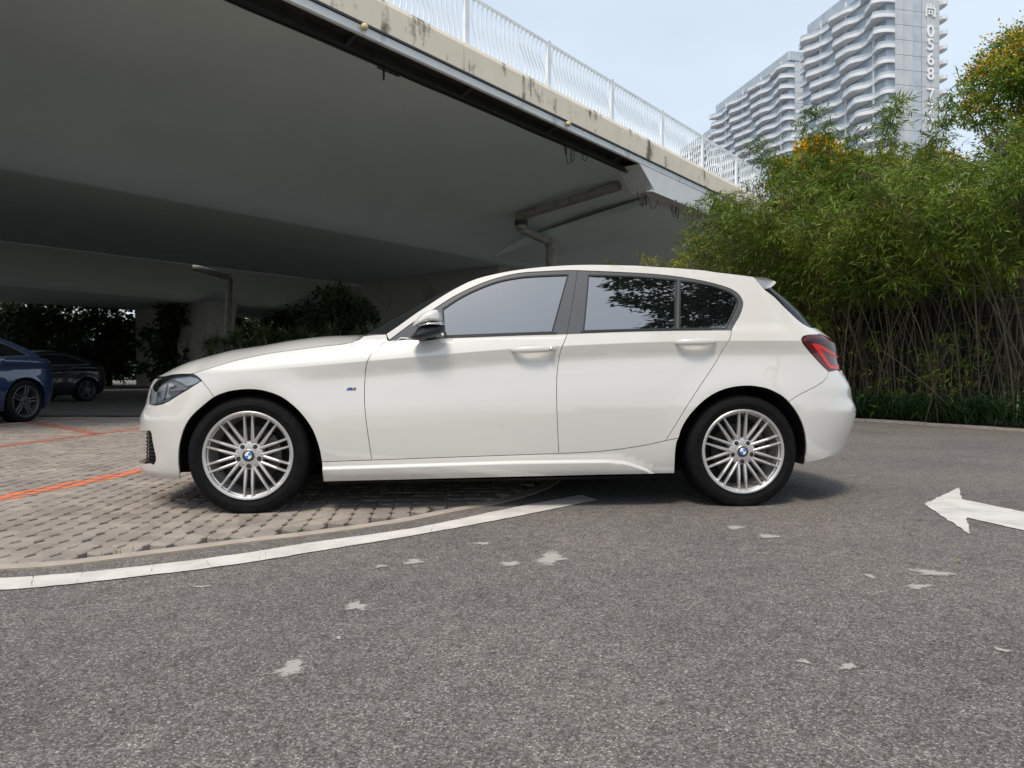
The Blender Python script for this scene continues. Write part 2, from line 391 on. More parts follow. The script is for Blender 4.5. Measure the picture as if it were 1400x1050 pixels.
order = sorted(cells, key=lambda p: (not vis(p), p[1]))
ang = atan2(rd[1], rd[0])
paint_jobs = []
bay_root = empty('paved_parking_bay', (-1.5, 4, 0)); tag(bay_root, kind='structure')
base_inv = Vector((1.5, -4, 0))
rest = MB(); tops = []
pv = np.array(PM.v)
for k, p in enumerate(order):
    dz = rng.uniform(-.0035, .0005); tx, ty = rng.gauss(0, .012), rng.gauss(0, .014); rz = ang+rng.gauss(0, .02)
    if k < 300:
        o = obj('paver', pav_me, bay_root, Vector((p[0], p[1], dz))+base_inv); o.rotation_euler = (tx, ty, rz)
    else:
        c, s = cos(rz), sin(rz); q = pv.copy(); zz = q[:, 2]+dz+q[:, 1]*tx-q[:, 0]*ty
        rest.add(np.stack([p[0]+c*q[:, 0]-s*q[:, 1], p[1]+s*q[:, 0]+c*q[:, 1], zz], 1).tolist(), PM.f)
    tops.append((p, dz, tx, ty, rz))
far = obj('far_pavers', rest.mesh('far_pavers', M['paver'], fix=False), bay_root, base_inv); tag(far, kind='stuff')
# parking-bay lines painted on the pavers
def clip(poly, n, d):
    o = []
    for i in range(len(poly)):
        a, b = poly[i], poly[(i+1) % len(poly)]; da, db = a@n-d, b@n-d
        if da >= 0: o.append(a)
        if (da >= 0) != (db >= 0): o.append(a+(b-a)*(da/(da-db)))
    return o
def bay_line(a, b, w, label, mat='old_red_paint'):
    a, b = np.array(a), np.array(b); t = (b-a)/np.hypot(*(b-a)); n = np.array((-t[1], t[0])); mb = MB()
    for p, dz, tx, ty, rz in tops:
        if abs((p-a)@n) > w/2+.1 or not -.1 < (p-a)@t < np.hypot(*(b-a))+.1: continue
        c, s = cos(rz), sin(rz)
        poly = [np.array((p[0]+c*x*.9-s*y*.92, p[1]+s*x*.9+c*y*.92)) for x, y in oct_]
        for nn, d in ((n, a@n-w/2), (-n, -(a@n)-w/2), (t, a@t), (-t, -(b@t))):
            poly = clip(poly, nn, d)
            if len(poly) < 3: break
        if len(poly) >= 3:
            i = len(mb.v); q = []
            for P in poly:
                dx, dy = P-p; lx, ly = c*dx+s*dy, -s*dx+c*dy; q.append((P[0], P[1], dz+ly*tx-lx*ty+.0022))
            mb.add(q, [tuple(range(len(q)))])
    o = obj('painted_bay_line', mb.mesh('painted_bay_line', M[mat], fix=False)); tag(o, label, kind='structure'); return o
bay_line((-3.25, 3.1), (-2.80, 5.80), .18, 'bright orange-red line on the pavers nearest the camera', 'red_paint')
bay_line((-5.34, 6.4), (-5.08, 10.4), .18, 'faded red line crossing the pavers beyond the nearest one')
bay_line((-7.6, 11.5), (-5.1, 9.05), .17, 'faded red line slanting towards the blue car')
bay_line((-7.42, 9.2), (-7.28, 12.5), .17, 'faded red line beside the blue car wheel')
# lane markings on the asphalt
top = [(-3.2, 2.49), (-2.4, 2.545), (-1.834, 2.620), (-1.485, 2.745), (-1.126, 2.963), (-.861, 3.188), (-.454, 3.493), (.0405, 4.055), (.42, 4.44)]
low = [(-3.2, 2.35), (-2.4, 2.40), (-1.734, 2.477), (-1.41, 2.612), (-1.067, 2.808), (-.815, 3.017), (-.433, 3.333), (.0378, 3.782), (.50, 4.27)]
def band(name, A, B, z, mat, jit=.003):
    A, B = smooth_poly(A, 14), smooth_poly(B, 14); r = random.Random(9); mb = MB()
    A = [(x+r.gauss(0, jit), y+r.gauss(0, jit)) for x, y in A]; B = [(x+r.gauss(0, jit), y+r.gauss(0, jit)) for x, y in B]
    for i in range(len(A)-1):
        if r.random() < .03: continue
        mb.add([(*B[i], z), (*B[i+1], z), (*A[i+1], z), (*A[i], z)], [(0, 1, 2, 3)])
    return mb.build(name, mat)
def strip_line(name, A, B, z, mat, cracks):
    "painted band broken by a few hairline cracks"
    A, B = smooth_poly(A, 14), smooth_poly(B, 14); r = random.Random(9); mb = MB(); n = len(A)
    A = [(x+r.gauss(0, .0022), y+r.gauss(0, .0022)) for x, y in A]; B = [(x+r.gauss(0, .0022), y+r.gauss(0, .0022)) for x, y in B]
    lerp = lambda P, u: tuple(np.array(P[int(u)])*(1-u % 1)+np.array(P[min(int(u)+1, n-1)])*(u % 1))
    cuts = [(0, 0)]+cracks+[(n-1.001, 0)]
    for (u0, s0), (u1, s1) in zip(cuts[:-1], cuts[1:]):
        g = .016 if u0 else 0; rows = []
        for v in np.linspace(0, 1, 7):
            e0 = u0+g+s0*(v-.5)+(r.gauss(0, .03) if u0 else 0); e1 = u1-.016+s1*(v-.5)+(r.gauss(0, .03) if s1 else 0)
            e0 = max(0, e0); e1 = min(n-1.001, e1); us = [e0]+[k for k in np.linspace(e0, e1, max(2, int(e1-e0)+2))[1:-1]]+[e1]
            rows.append([(u, v) for u in us])
        m = min(len(q) for q in rows)
        rows = [[(np.interp(k/(m-1), np.linspace(0, 1, len(q)), [a[0] for a in q]), q[0][1]) for k in range(m)] for q in rows]
        vs = []; 
        for q in rows:
            for u, v in q:
                a, b = np.array(lerp(A, u)), np.array(lerp(B, u)); vs.append((*(b+(a-b)*v), z))
        mb.add(vs, [(i*m+k, i*m+k+1, (i+1)*m+k+1, (i+1)*m+k) for i in range(6) for k in range(m-1)])
    return mb.build(name, mat)
wl = strip_line('white_lane_line', top, low, .004, M['white_paint'], [(31.3, .5), (37.2, 1.1), (46, .6), (52.5, -.7), (60.2, .2), (61.3, -.4), (73, -.6), (86, .5)])
tag(wl, 'curved cracked white line painted round the edge of the pavers', kind='structure')
g = lambda x, y: ((x-700)/1000*730/(y-513), 730/(y-513))
tip, hu, iu, il, hl = (2.326, 4.131), (2.89, 4.728), (2.638, 4.289), (2.323, 3.738), (2.098, 3.351)
sd = np.array((2.725-2.638, 3.891-4.289)); 
su2, sl2 = (2.723, 3.891), (2.396, 3.423)
def ext(a, b, l): a, b = np.array(a), np.array(b); return tuple(b+(b-a)/np.hypot(*(b-a))*l)
su3, sl3 = ext(iu, su2, 1.5), ext(il, sl2, 1.5)
arrow_poly = [tip, il if False else hl, il, sl3, su3, iu, hu]
rr = random.Random(2); ap = []
for i in range(len(arrow_poly)):
    a, b = np.array(arrow_poly[i]), np.array(arrow_poly[(i+1) % len(arrow_poly)]); n = max(2, int(np.hypot(*(b-a))/.03))
    for k in range(n): ap.append(tuple(a+(b-a)*k/n+np.array((rr.gauss(0, .0025), rr.gauss(0, .0025)))))
tag(sheet('lane_arrow', ap, [], .004, M['white_paint']), 'white arrow painted on the asphalt pointing left', kind='structure')
# pale splashes left on the asphalt
for (x, y, w, h) in [(753, 764, 24, 11), (697, 772, 14, 5), (487, 830, 17, 8), (398, 915, 25, 13), (566, 769, 18, 4), (521, 775, 9, 3), (1005, 722, 13, 4), (1052, 734, 16, 4),
                     (1275, 784, 34, 5), (1255, 803, 22, 4), (1190, 789, 9, 3), (1100, 906, 10, 4), (1160, 913, 15, 5), (660, 744, 12, 3), (463, 873, 6, 3), (1370, 890, 9, 4), (275, 803, 11, 2)]:
    cx, cy = g(x, y); sx = w/1000*cy/.95; sy = h*cy*cy/730/.95; mb = MB(); cov = []
    ph = [rr.uniform(0, 6.28) for _ in range(4)]; nr, na = 5, 36
    for i in range(nr+1):
        for k in range(na):
            a = 2*pi*k/na; q = (1+.25*sin(2*a+ph[0])+.18*sin(3*a+ph[1])+.10*sin(5*a+ph[2]))*i/nr
            mb.v.append((cx+sx*q*cos(a), cy+sy*q*sin(a), .0035)); cov.append(1-i/nr)
    for i in range(nr):
        for k in range(na): mb.f.append((i*na+k, (i+1)*na+k, (i+1)*na+(k+1) % na, i*na+(k+1) % na)); mb.mi.append(0)
    o = obj('pale_patch', mb.mesh('pale_patch', M['pale_patch'], fix=False), road)
    o.data.attributes.new('cover', 'FLOAT', 'POINT').data.foreach_set('value', cov)
# ================================================================== OVERPASS
UD, PD = (.6247, .7809), (-.7809, .6247)            # along the deck / across it, away from us
def BR(t, p, z): return (UD[0]*t+PD[0]*p, UD[1]*t+PD[1]*p, z)
BRZ = atan2(UD[1], UD[0])
def girder(p_edge, prof, t0, t1, z_top, root, mat, step=2.0):
    "prismatic deck: profile of (p, z) along the underside from the near edge to the far edge"
    far_p = prof[-1][0]; loop = prof+[(far_p, z_top), (p_edge, z_top)]
    mb = MB(); n = len(loop); ts = list(np.arange(t0, t1+.01, step)); 
    for t in ts: mb.v += [BR(t, p, z) for p, z in loop]
    for i in range(len(ts)-1):
        for k in range(n):
            k2 = (k+1) % n; mb.f.append((i*n+k, i*n+k2, (i+1)*n+k2, (i+1)*n+k)); mb.mi.append(0)
    mb.f.append(tuple(range(n))); mb.f.append(tuple((len(ts)-1)*n+k for k in range(n))[::-1]); mb.mi += [0, 0]
    return mb.build('box_girder', mat, root, auto=35)
def belly(p0, z0, p1, z1, n=14):
    "haunched wing: nearly level at the edge, rounding down to the bottom flange"
    o = []
    for k in range(n+1):
        u = k/n; o.append((p0+(p1-p0)*u, z0-(z0-z1)*(.18*u+.82*u**2.5)))
    return o
ZB = 5.16
near = empty('overpass_bridge', BR(0, 10, 0)); tag(near, 'near road overpass with white wavy railing and stained cream parapet', 'bridge')
def child_fix(o, root):     # keep world placement under a moved root
    o.location = o.location-root.location; return o
prof = [(10.03, 6.86)]+[(10.03, 6.80), (10.50, 6.80), (10.56, 6.62)]+belly(10.62, 6.60, 18.2, ZB)[0:]+[(18.4, ZB-.03), (28.0, ZB-.03)]+[(q, w) for q, w in belly(36.2, 6.60, 28.3, ZB)[::-1]]+[(36.3, 6.8)]
child_fix(girder(10.03, prof, -46, 84, 7.1, near, M['soffit']), near)
def along(name, poly, t0, t1, mat, root, auto=None):
    mb = MB(); mb.prism(poly, t0, t1, lambda u, v, w: BR(w, u, v)); o = mb.build(name, mat, root); return child_fix(o, root)
# stained parapet kerb in cast lengths, painted fascia below it
T = -10.0; k = 0
while T < 60:
    l = 6.1 if k % 2 else 7.4
    along('parapet_segment', [(9.98, 6.83), (9.94, 6.86), (9.94, 7.36), (9.97, 7.45), (10.30, 7.45), (10.34, 7.0), (10.34, 6.83)], T, T+l-.025, M['parapet'], near); T += l; k += 1
for a, b in ((-46, 20.66), (20.70, 84)):
    along('fascia', [(9.985, 6.64), (9.96, 6.66), (9.96, 6.80), (9.985, 6.82), (10.028, 6.82), (10.028, 6.64)], a, b, M['fascia'], near)
along('drip_rail', [(9.93, 6.815), (9.93, 6.85), (9.978, 6.85), (9.978, 6.815)], -20, 60, M['dark_steel'], near)
along('edge_channel', [(10.032, 6.775), (10.032, 6.792), (10.495, 6.792), (10.495, 6.775)], -46, 84, M['dark_steel'], near)
along('channel_side', [(10.485, 6.60), (10.485, 6.774), (10.499, 6.774), (10.499, 6.60)], -46, 84, M['dark_steel'], near)
along('cable_tray', [(10.44, 6.56), (10.44, 6.60), (10.60, 6.60), (10.60, 6.56)], -20, 60, M['dark_steel'], near)
for dz, dp in ((.03, .42), (.055, .47), (.02, .52)):
    mb = MB(); mb.tube([BR(t, 10+dp, 6.56-dz+.012*sin(t*1.7)) for t in np.arange(-12, 50, .8)], .014, 5); child_fix(mb.build('cable', M['cable'], near), near)
for t in np.arange(2.2, 34, 3.05):
    mb = MB(); mb.prism([(10.04, 6.77), (10.10, 6.79), (10.54, 6.60), (10.50, 6.575)], t, t+.07, lambda u, v, w: BR(w, u, v)); child_fix(mb.build('bracket', M['dark_steel'], near), near)
# deeper boxed edge at the pier
for a, b, sl in ((18.15, 20.66, .9), (20.70, 23.3, 0)):
    mb = MB(); z0, z1 = 6.63, 6.05
    vs = [BR(a, 9.962, z0), BR(b, 9.962, z0), BR(b-(.55 if not sl else 0), 9.962, z1), BR(a+sl, 9.962, z1), BR(a, 10.7, z0), BR(b, 10.7, z0), BR(b-(.55 if not sl else 0), 10.7, z1), BR(a+sl, 10.7, z1)]
    mb.add(vs, [(0, 1, 2, 3), (4, 7, 6, 5), (0, 4, 5, 1), (3, 2, 6, 7), (0, 3, 7, 4), (1, 5, 6, 2)]); child_fix(mb.build('edge_box', M['fascia'], near), near)
    mb = MB(); mb.prism([(9.955, 6.0), (9.955, 6.046), (10.12, 6.046), (10.12, 6.0)], a+sl-.2, b-.3, lambda u, v, w: BR(w, u, v)); child_fix(mb.build('edge_strip', M['fascia'], near), near)
mb = MB(); mb.prism([(10.72, 6.40), (14.5, 5.85), (17.9, 5.25), (17.9, 5.6), (10.72, 6.62)], 21.3, 23.9, lambda u, v, w: BR(w, u, v)); child_fix(mb.build('cross_beam', M['soffit'], near), near)
# railing: posts, top rail, wavy bars
rail = empty('bridge_railing', BR(11, 10.12, 7.45)); tag(rail, 'white bridge railing of wavy upright bars along the overpass edge', 'railing')
P0 = 11.14-2.88*3; npan = 13; ZR = 7.45; HR = 1.13
def bar_mesh(kind):
    mb = MB(); n = 12; pts = []
    for k in range(n+1):
        u = k/n; amp = (.10*sin(2*pi*u), .13*sin(2*pi*u), .15*sin(pi*u)*cos(pi*(u-.5)), -.13*sin(pi*u), .05*sin(2*pi*u+.4)-.05*sin(.4))[kind]
        pts.append((amp, 0, u*(HR-.05)))
    vs = []; w, d = .0085, .014
    for x, y, z in pts: vs += [(x-w, -d, z), (x+w, -d, z), (x+w, d, z), (x-w, d, z)]
    fs = [(i*4+j, i*4+(j+1) % 4, (i+1)*4+(j+1) % 4, (i+1)*4+j) for i in range(n) for j in range(4)]+[(3, 2, 1, 0)]
    mb.add(vs, fs); return mb.mesh('railing_bar', M['white_rail'])
bars = [bar_mesh(k) for k in range(5)]
loc0 = Vector(rail.location)
for i in range(npan+1):
    t = P0+2.88*i; mb = MB(); mb.box((0, 0, HR/2+.02), (.13, .075, HR+.04)); mb.box((0, 0, .012), (.24, .2, .024))
    o = mb.build('railing_post', M['white_rail'], rail, loc=Vector(BR(t, 10.12, ZR))-loc0, rz=BRZ)
    if i < npan:
        nb = 17
        for j in range(nb):
            u = t+.16+(2.88-.32)*(j+.5)/nb; kk = 0 if i % 4 == 3 else (1 if j % 17 < 5 else 0)
            ph = j/nb; kind = [0, 1, 0, 4][i % 4] if ph < .6 else [1, 0, 4, 1][i % 4]
            if i in (7, 8, 10): kind = 2 if ph < .5 else 3
            o = obj('railing_bar', bars[kind], rail, Vector(BR(u, 10.12, ZR))-loc0, BRZ)
mb = MB(); mb.prism([(10.085, ZR+HR-.05), (10.085, ZR+HR), (10.155, ZR+HR), (10.155, ZR+HR-.05)], P0, P0+2.88*npan, lambda u, v, w: BR(w, u, v)); child_fix(mb.build('top_rail', M['white_rail'], rail), rail)
mb = MB(); mb.prism([(10.10, ZR+.0), (10.10, ZR+.03), (10.14, ZR+.03), (10.14, ZR+.0)], P0, P0+2.88*npan, lambda u, v, w: BR(w, u, v)); child_fix(mb.build('bottom_rail', M['white_rail'], rail), rail)
# small round lamps on the fascia
for n_, t in (('left', 8.28), ('right', 14.52)):
    mb = MB(); mb.lathe([(.001, -.075), (.035, -.068), (.06, -.042), (.068, -.01), (.06, .016), (.04, .03)], 20)
    o = mb.build('fascia_lamp', M['lamp_glass'], None, True, BR(t, 9.90, 6.75), BRZ)
    tag(o, 'small round cream lamp on the bridge fascia, %s' % ('nearer the top left of the picture' if n_ == 'left' else 'farther along towards the towers'), 'lamp', 'round lamps on the bridge fascia')
# hanging hook and loose wires
mb = MB(); mb.tube([BR(9.36, 10.62, 6.58), BR(9.36, 10.62, 6.36)], .022, 6); mb.tube([BR(9.2, 10.62, 6.55), BR(9.75, 10.62, 6.55)], .015, 6)
tag(mb.build('hanging_hook', M['cable']), 'short black hook hanging under the bridge edge', 'hook')
rw = random.Random(7)
for t, lab in ((15.6, 'tangle of black wire drooping under the bridge edge'), (18.9, 'loose wire loop hanging under the boxed bridge edge'), (21.2, 'frayed thin wires dangling from the bridge edge near the bamboo')):
    wr = empty('loose_wire', BR(t, 10.4, 6.2)); tag(wr, lab, 'wire')
    for j in range(4):
        a = t+rw.uniform(-.5, .5); b = a+rw.uniform(.1, .7); dr = rw.uniform(.15, .5); z0 = 6.52 if t < 18 else 6.0; pp = 10.45 if t < 18 else 10.3
        mb = MB(); mb.tube([BR(a+(b-a)*u, pp+rw.uniform(-.02, .02), z0-dr*4*u*(1-u)) for u in np.linspace(0, 1, 8)], .011, 4); child_fix(mb.build('wire_strand', M['cable'], wr), wr)
# drain pipe from the edge to the pier
dp = empty('drain_pipe', BR(21, 17.6, 0)); tag(dp, 'beige drain pipe running under the near overpass to its pier', 'pipe')
def pipe(name, pts, r, root, mat='pipe'):
    mb = MB(); mb.tube(pts, r, 12); return child_fix(mb.build(name, M[mat], root, auto=40), root)
a_, b_ = BR(17.9, 10.9, 6.28), (.35, 26.4, 6.75)
b_ = (.30, 24.3, 6.02); c_ = (.30, 24.35, 5.60); d_ = (1.35, 26.2, 5.50); e_ = (1.42, 26.4, .0)
pipe('sloping_run', [(3.22, 22.0, 6.43), b_], .15, dp); pipe('elbow', [(b_[0], b_[1], b_[2]+.12), c_], .17, dp); pipe('lower_run', [c_, d_], .14, dp); pipe('down_pipe', [d_, (1.40, 26.25, 5.3), e_], .19, dp)
pipe('collar', [(b_[0], b_[1], 5.86), (b_[0], b_[1], 5.72)], .22, dp, 'dark_steel')
# pier of the near overpass: tapered wall
def pier(name, t, p0, p1, ztop, th, label, flare=.6):
    mb = MB(); secs = []
    for z, gx in ((-.05, 0), (2.6, 0), (4.0, flare*.35), (ztop, flare)):
        secs.append([BR(t-th/2, p0-gx, z), BR(t+th/2, p0-gx, z), BR(t+th/2, p1+gx, z), BR(t-th/2, p1+gx, z)])
    for s_ in secs: mb.v += s_
    for i in range(3):
        for k in range(4): mb.f.append((i*4+k, i*4+(k+1) % 4, (i+1)*4+(k+1) % 4, (i+1)*4+k)); mb.mi.append(0)
    mb.f.append((0, 1, 2, 3)); mb.f.append((12, 13, 14, 15)); mb.mi += [0, 0]
    o = mb.build(name, M['concrete']); tag(o, label, 'pier'); return o
pier('bridge_pier', 23.4, 19.4, 26.6, ZB-.04, 1.7, 'grey flared concrete pier behind the white hatchback windscreen', .7)
# ---- second carriageway behind
sec = empty('overpass_bridge', BR(0, 38, 0)); tag(sec, 'second overpass deck running behind the near one in deep shade', 'bridge')
prof2 = [(37.6, 6.9)]+belly(37.65, 6.62, 42.0, ZB, 10)+[(42.2, ZB-.03), (51, ZB-.03)]+belly(57, 6.6, 51.3, ZB, 8)[::-1]+[(57.1, 6.9)]
child_fix(girder(37.6, prof2, -40, 130, 7.2, sec, M['soffit']), sec)
along('parapet', [(37.55, 6.9), (37.55, 7.6), (37.9, 7.6), (37.9, 6.9)], -40, 130, M['parapet'], sec)
pier('bridge_pier', 23.4, 41.2, 44.6, ZB-.04, 1.8, 'pale concrete pier with a pipe under the far overpass', .3)
pier('bridge_pier', 23.4, 46.6, 50.2, ZB-.04, 1.8, 'dim concrete pier left of the pale one under the far overpass', .2)
dp2 = empty('drain_pipe', (-16, 40, 0)); tag(dp2, 'drain pipe dropping down beside the far pier under the overpass', 'pipe')
pipe('sloping_run', [(-16.6, 38.0, 6.35), (-14.9, 38.6, 5.9)], .17, dp2); pipe('down_pipe', [(-14.9, 38.6, 5.9), (-15.15, 38.6, 0)], .17, dp2)
# ================================================================== TOWERS
M['tower_white'] = nmat('tower_white', [(.3, (.66, .67, .69)), (.7, (.76, .77, .78))], .2, .5, 3, 'Position')
def towerglass(name, a, b):
    m = nmat(name, [(.3, a), (.7, b)], .3, .12, 2, 'Position', spec=.6); return m
M['tower_glass'] = towerglass('tower_glass', (.24, .28, .33), (.36, .41, .47))
M['tower_panel'] = nmat('tower_panel', [(.3, (.42, .44, .455)), (.7, (.52, .54, .55))], .25, .35, 3, 'Position')
M['tower_rail'] = nmat('tower_rail', [(.3, (.36, .41, .46)), (.7, (.46, .51, .56))], .4, .2, 2, 'Position')
M['letter'] = pmat('letter_face', (.80, .80, .80), .5)
M['letter_dark'] = pmat('letter_return', (.22, .23, .24), .6)
FA = np.array((-.2037, .979)); FB = np.array((.979, .2037))     # receding face / facing face
def tower(name, corner, la, lb, ztop, zlow, storey, label, cols, lam, amp, seed, right_caps=True):
    root = empty(name, (corner[0], corner[1], 0)); tag(root, label, 'building')
    c = np.array(corner); O = Vector((c[0], c[1], 0))
    P = lambda a, b, z: Vector((*(c+FA*a+FB*b), z))-O        # a along the receding face, b along the facing one
    mb = MB()
    def bx(m, a0, a1, b0, b1, z0, z1, mi=0):
        m.add([P(a0, b0, z0), P(a0, b1, z0), P(a1, b1, z0), P(a1, b0, z0), P(a0, b0, z1), P(a0, b1, z1), P(a1, b1, z1), P(a1, b0, z1)],
              [(3, 2, 1, 0), (4, 5, 6, 7), (0, 1, 5, 4), (1, 2, 6, 5), (2, 3, 7, 6), (3, 0, 4, 7)], mi)
    bx(mb, 0, la, 0, lb, 0, ztop-1.2); o = mb.build('core', M['tower_glass'], root)
    nf = int((ztop-3.2-zlow)/storey); r = random.Random(seed)
    # balconies: wavy slabs wrapping the near corner
    for i in range(nf):
        z = ztop-3.2-i*storey; ph = i*.52+.25*sin(i*1.9); inner = []; outer = []
        for a in np.linspace(la+.8, 1.2, 34):
            d = 1.5+amp*sin(2*pi*a/lam+ph)+.35*sin(2*pi*a/(lam*.43)+ph*1.7); outer.append((a, -max(.5, d)))
        d0 = -outer[-1][1]
        for q in np.linspace(0, pi/2, 7)[1:]: outer.append((1.2-1.9*sin(q), -d0+(d0+1.0)*(1-cos(q))))
        outer += [(-.7, 1.6), (.05, 1.9)]; poly = outer+[(.05, .03), (la+.8, .03)]
        mb = MB(); mb.prism(poly, z-.30, z+.48, lambda u, v, w: P(u, v, w)); mb.build('balcony', M['tower_white'], root)
        # glass balustrade standing on the slab edge
        gm = MB(); ins = [(a+(.12 if a < 0 else 0), b+.14) for a, b in outer]
        for p, q in zip(ins[:-1], ins[1:]): gm.add([P(*p, z+.48), P(*q, z+.48), P(*q, z+1.15), P(*p, z+1.15)], [(0, 1, 2, 3)])
        gm.build('balustrade', M['tower_rail'], root)
        # dividing walls and window strips between slabs
        wm = MB()
        for a in np.arange(3.5, la-1, lam*.8): wm = MB(); bx(wm, a, a+.2, -.55, -.001, z+.48, z+storey-.30); wm.build("fin_wall", M["tower_white"], root)

    # facing side: cladding panels with open joints
    nr = int((ztop-2-zlow)/storey)+1; b0, b1 = 2.0, lb
    for i in range(nr):
        z = ztop-1.4-i*storey; wx = (b1-b0)/cols
        for j in range(cols):
            mb = MB(); gl = (j in (2,) and i % 1 == 0) and cols > 3
            bx(mb, -.16 if not gl else -.08, -.02, b0+j*wx+.04, b0+(j+1)*wx-.04, z-storey+.05, z-.04)
            mb.build('cladding_panel', M['tower_rail'] if gl else M['tower_panel'], root)
        if right_caps:
            mb = MB(); mb.prism([(0, lb+.03), (-.9, lb+.2), (-1.1, lb+.9), (-.7, lb+1.6), (.6, lb+1.9), (3, lb+1.9), (3, lb+.03)], z-1.35, z-.45, lambda u, v, w: P(u, v, w)); mb.build('end_balcony', M['tower_white'], root)
    # roof screen of glass panes
    for k in range(int(la/2.4)):
        mb = MB(); bx(mb, k*2.4+.06, k*2.4+2.34, -.10, 0.0, ztop-1.25, ztop+1.6); mb.build('roof_pane', M['tower_rail'], root)
    for k in range(int(lb/2.4)):
        mb = MB(); bx(mb, -.35, -.22, k*2.4+.06, k*2.4+2.34, ztop-1.25, ztop+1.6); mb.build('roof_pane', M['tower_rail'], root)
    mb = MB(); bx(mb, -.2, la, .12, lb, ztop-1.19, ztop-1.0); mb.build('roof_slab', M['tower_white'], root)
    return root, P
t1, P1 = tower('apartment_tower', (81.9, 160), 30.7, 13.4, 89, 24, 3.3, 'tall white tower with wavy balconies and vertical lettering, nearest the right', 5, 12, 1.25, 1)
t2, P2 = tower('apartment_tower', (87.0, 230), 48, 13, 101, 52, 3.3, 'lower pale tower with wavy balconies left of the lettered one', 4, 15, 1.05, 2, False)
t3, P3 = tower('apartment_tower', (92, 330), 40, 30, 112, 90, 3.3, 'farthest tower just showing its glass roof edge above the railing', 3, 14, .9, 3, False)
# lettering fixed to the facing side
sg = empty('wall_sign', (81.9, 160, 0)); tag(sg, 'vertical white letters 尚 0568 777 on the lettered tower', 'sign')
def letter(ch, z, size):
    b = 10.9
    if ch == '尚':
        u = size/10; mb = MB(); S = lambda x0, z0, x1, z1: strokes.append((x0, z0, x1, z1)); strokes = []
        S(4.5, 7.4, 5.5, 10); S(1.6, 7.6, 2.6, 9.4); S(7.4, 7.6, 8.4, 9.4)           # crown strokes
        S(.6, 6.3, 9.4, 7.2); S(.6, 0, 1.6, 6.3); S(8.4, 0, 9.4, 6.3)                # enclosure
        S(7.2, 0, 8.4, .8)
        S(3, 4.1, 7, 4.9); S(3, 1.6, 7, 2.3); S(3, 2.3, 3.9, 4.1); S(6.1, 2.3, 7, 4.1)  # inner mouth
        for x0, z0, x1, z1 in strokes:
            v = [P1(a, b-size/2+x*u, z-size/2+zz*u) for a in (-.45, -.2) for x, zz in ((x0, z0), (x1, z0), (x1, z1), (x0, z1))]
            mb.add(v, [(3, 2, 1, 0), (4, 5, 6, 7), (0, 1, 5, 4), (1, 2, 6, 5), (2, 3, 7, 6), (3, 0, 4, 7)])
        mb.build('letter', M['letter'], sg); return
    cu = bpy.data.curves.new('letter', 'FONT'); cu.body = ch; cu.size = size*1.38; cu.align_x = 'CENTER'; cu.extrude = .12; cu.offset = .05
    tmp = bpy.data.objects.new('tmp', cu); COL.objects.link(tmp); dg = bpy.context.evaluated_depsgraph_get(); dg.update()
    me = bpy.data.meshes.new_from_object(tmp.evaluated_get(dg)); bpy.data.objects.remove(tmp); bpy.data.curves.remove(cu)
    me.name = 'letter'; me.materials.clear(); me.materials.append(M['letter'])
    for v in me.vertices:
        x, y, e = v.co; v.co = P1(-.33-e, b+x, z-size*.5+y)
    o = obj('letter', me, sg)
for ch, y in (('尚', 15), ('0', 43), ('5', 61), ('6', 81), ('8', 101), ('7', 129), ('7', 149), ('7', 170)):
    letter(ch, .73+(513-y)/1000*162.2, 2.75)
# ================================================================== WHITE HATCHBACK
def carpaint(name, col, coat=1.0, rough=.35, metal=0.0):
    m = pmat(name, col, rough, metal, coat); b = bsdf(m); b.inputs['Coat Roughness'].default_value = .02; b.inputs['Coat IOR'].default_value = 1.75
    return m
M['car_white'] = carpaint('car_white', (.67, .648, .608))
M['trim_black'] = pmat('trim_black', (.018, .018, .02), .35)
M['gloss_grey'] = pmat('pillar_gloss', (.085, .088, .095), .3, 0, .25)
M['rubber_seal'] = pmat('rubber_seal', (.012, .012, .013), .6)
M['cavity'] = pmat('cavity', (.006, .006, .007), .8)
M['window_tint'] = pmat('window_tint', (.004, .005, .006), .015, 0, 0, None, 3.7)
M['screen_tint'] = pmat('screen_tint', (.006, .008, .009), .02, 0, 0, None, 1.4)
M['alloy'] = pmat('alloy', (.62, .60, .585), .36, .75)
M['alloy_dark'] = pmat('dark_alloy', (.10, .097, .094), .45, .6)  # darker alloy for calipers, wheel bolts and the saloon wheels
M['disc'] = pmat('brake_disc', (.018, .017, .017), .55, .3)
M['tyre'] = nmat('tyre', [(.3, (.005, .005, .006)), (.7, (.011, .0105, .0105))], 30, .75, 4, 'Object', spec=.12)
M['chrome'] = pmat('chrome', (.75, .76, .78), .08, 1)
M['lamp_body'] = pmat('lamp_body', (.46, .47, .48), .3, .2)
M['lamp_white'] = pmat('lamp_reflector', (.88, .89, .90), .25, .1)
M['lamp_tube'] = pmat('lamp_tube', (.66, .69, .71), .2, .0, 1)
M['tail_red'] = pmat('tail_red', (.085, .0015, .003), .10, 0, .25)
M['tail_bright'] = pmat('tail_bright', (.72, .014, .016), .3, 0, .1)
M['tail_dark'] = pmat('tail_dark', (.02, .001, .002), .2, 0, .1)
M['logo_blue'] = pmat('logo_blue', (.02, .21, .60), .25, 0, 1)
M['logo_white'] = pmat('logo_white', (.80, .80, .80), .25, 0, 1)
M['logo_navy'] = pmat('logo_navy', (.03, .04, .16), .3)
M['logo_violet'] = pmat('logo_violet', (.16, .10, .38), .3)
M['scratch'] = pmat('bare_scratch', (.33, .32, .31), .6)
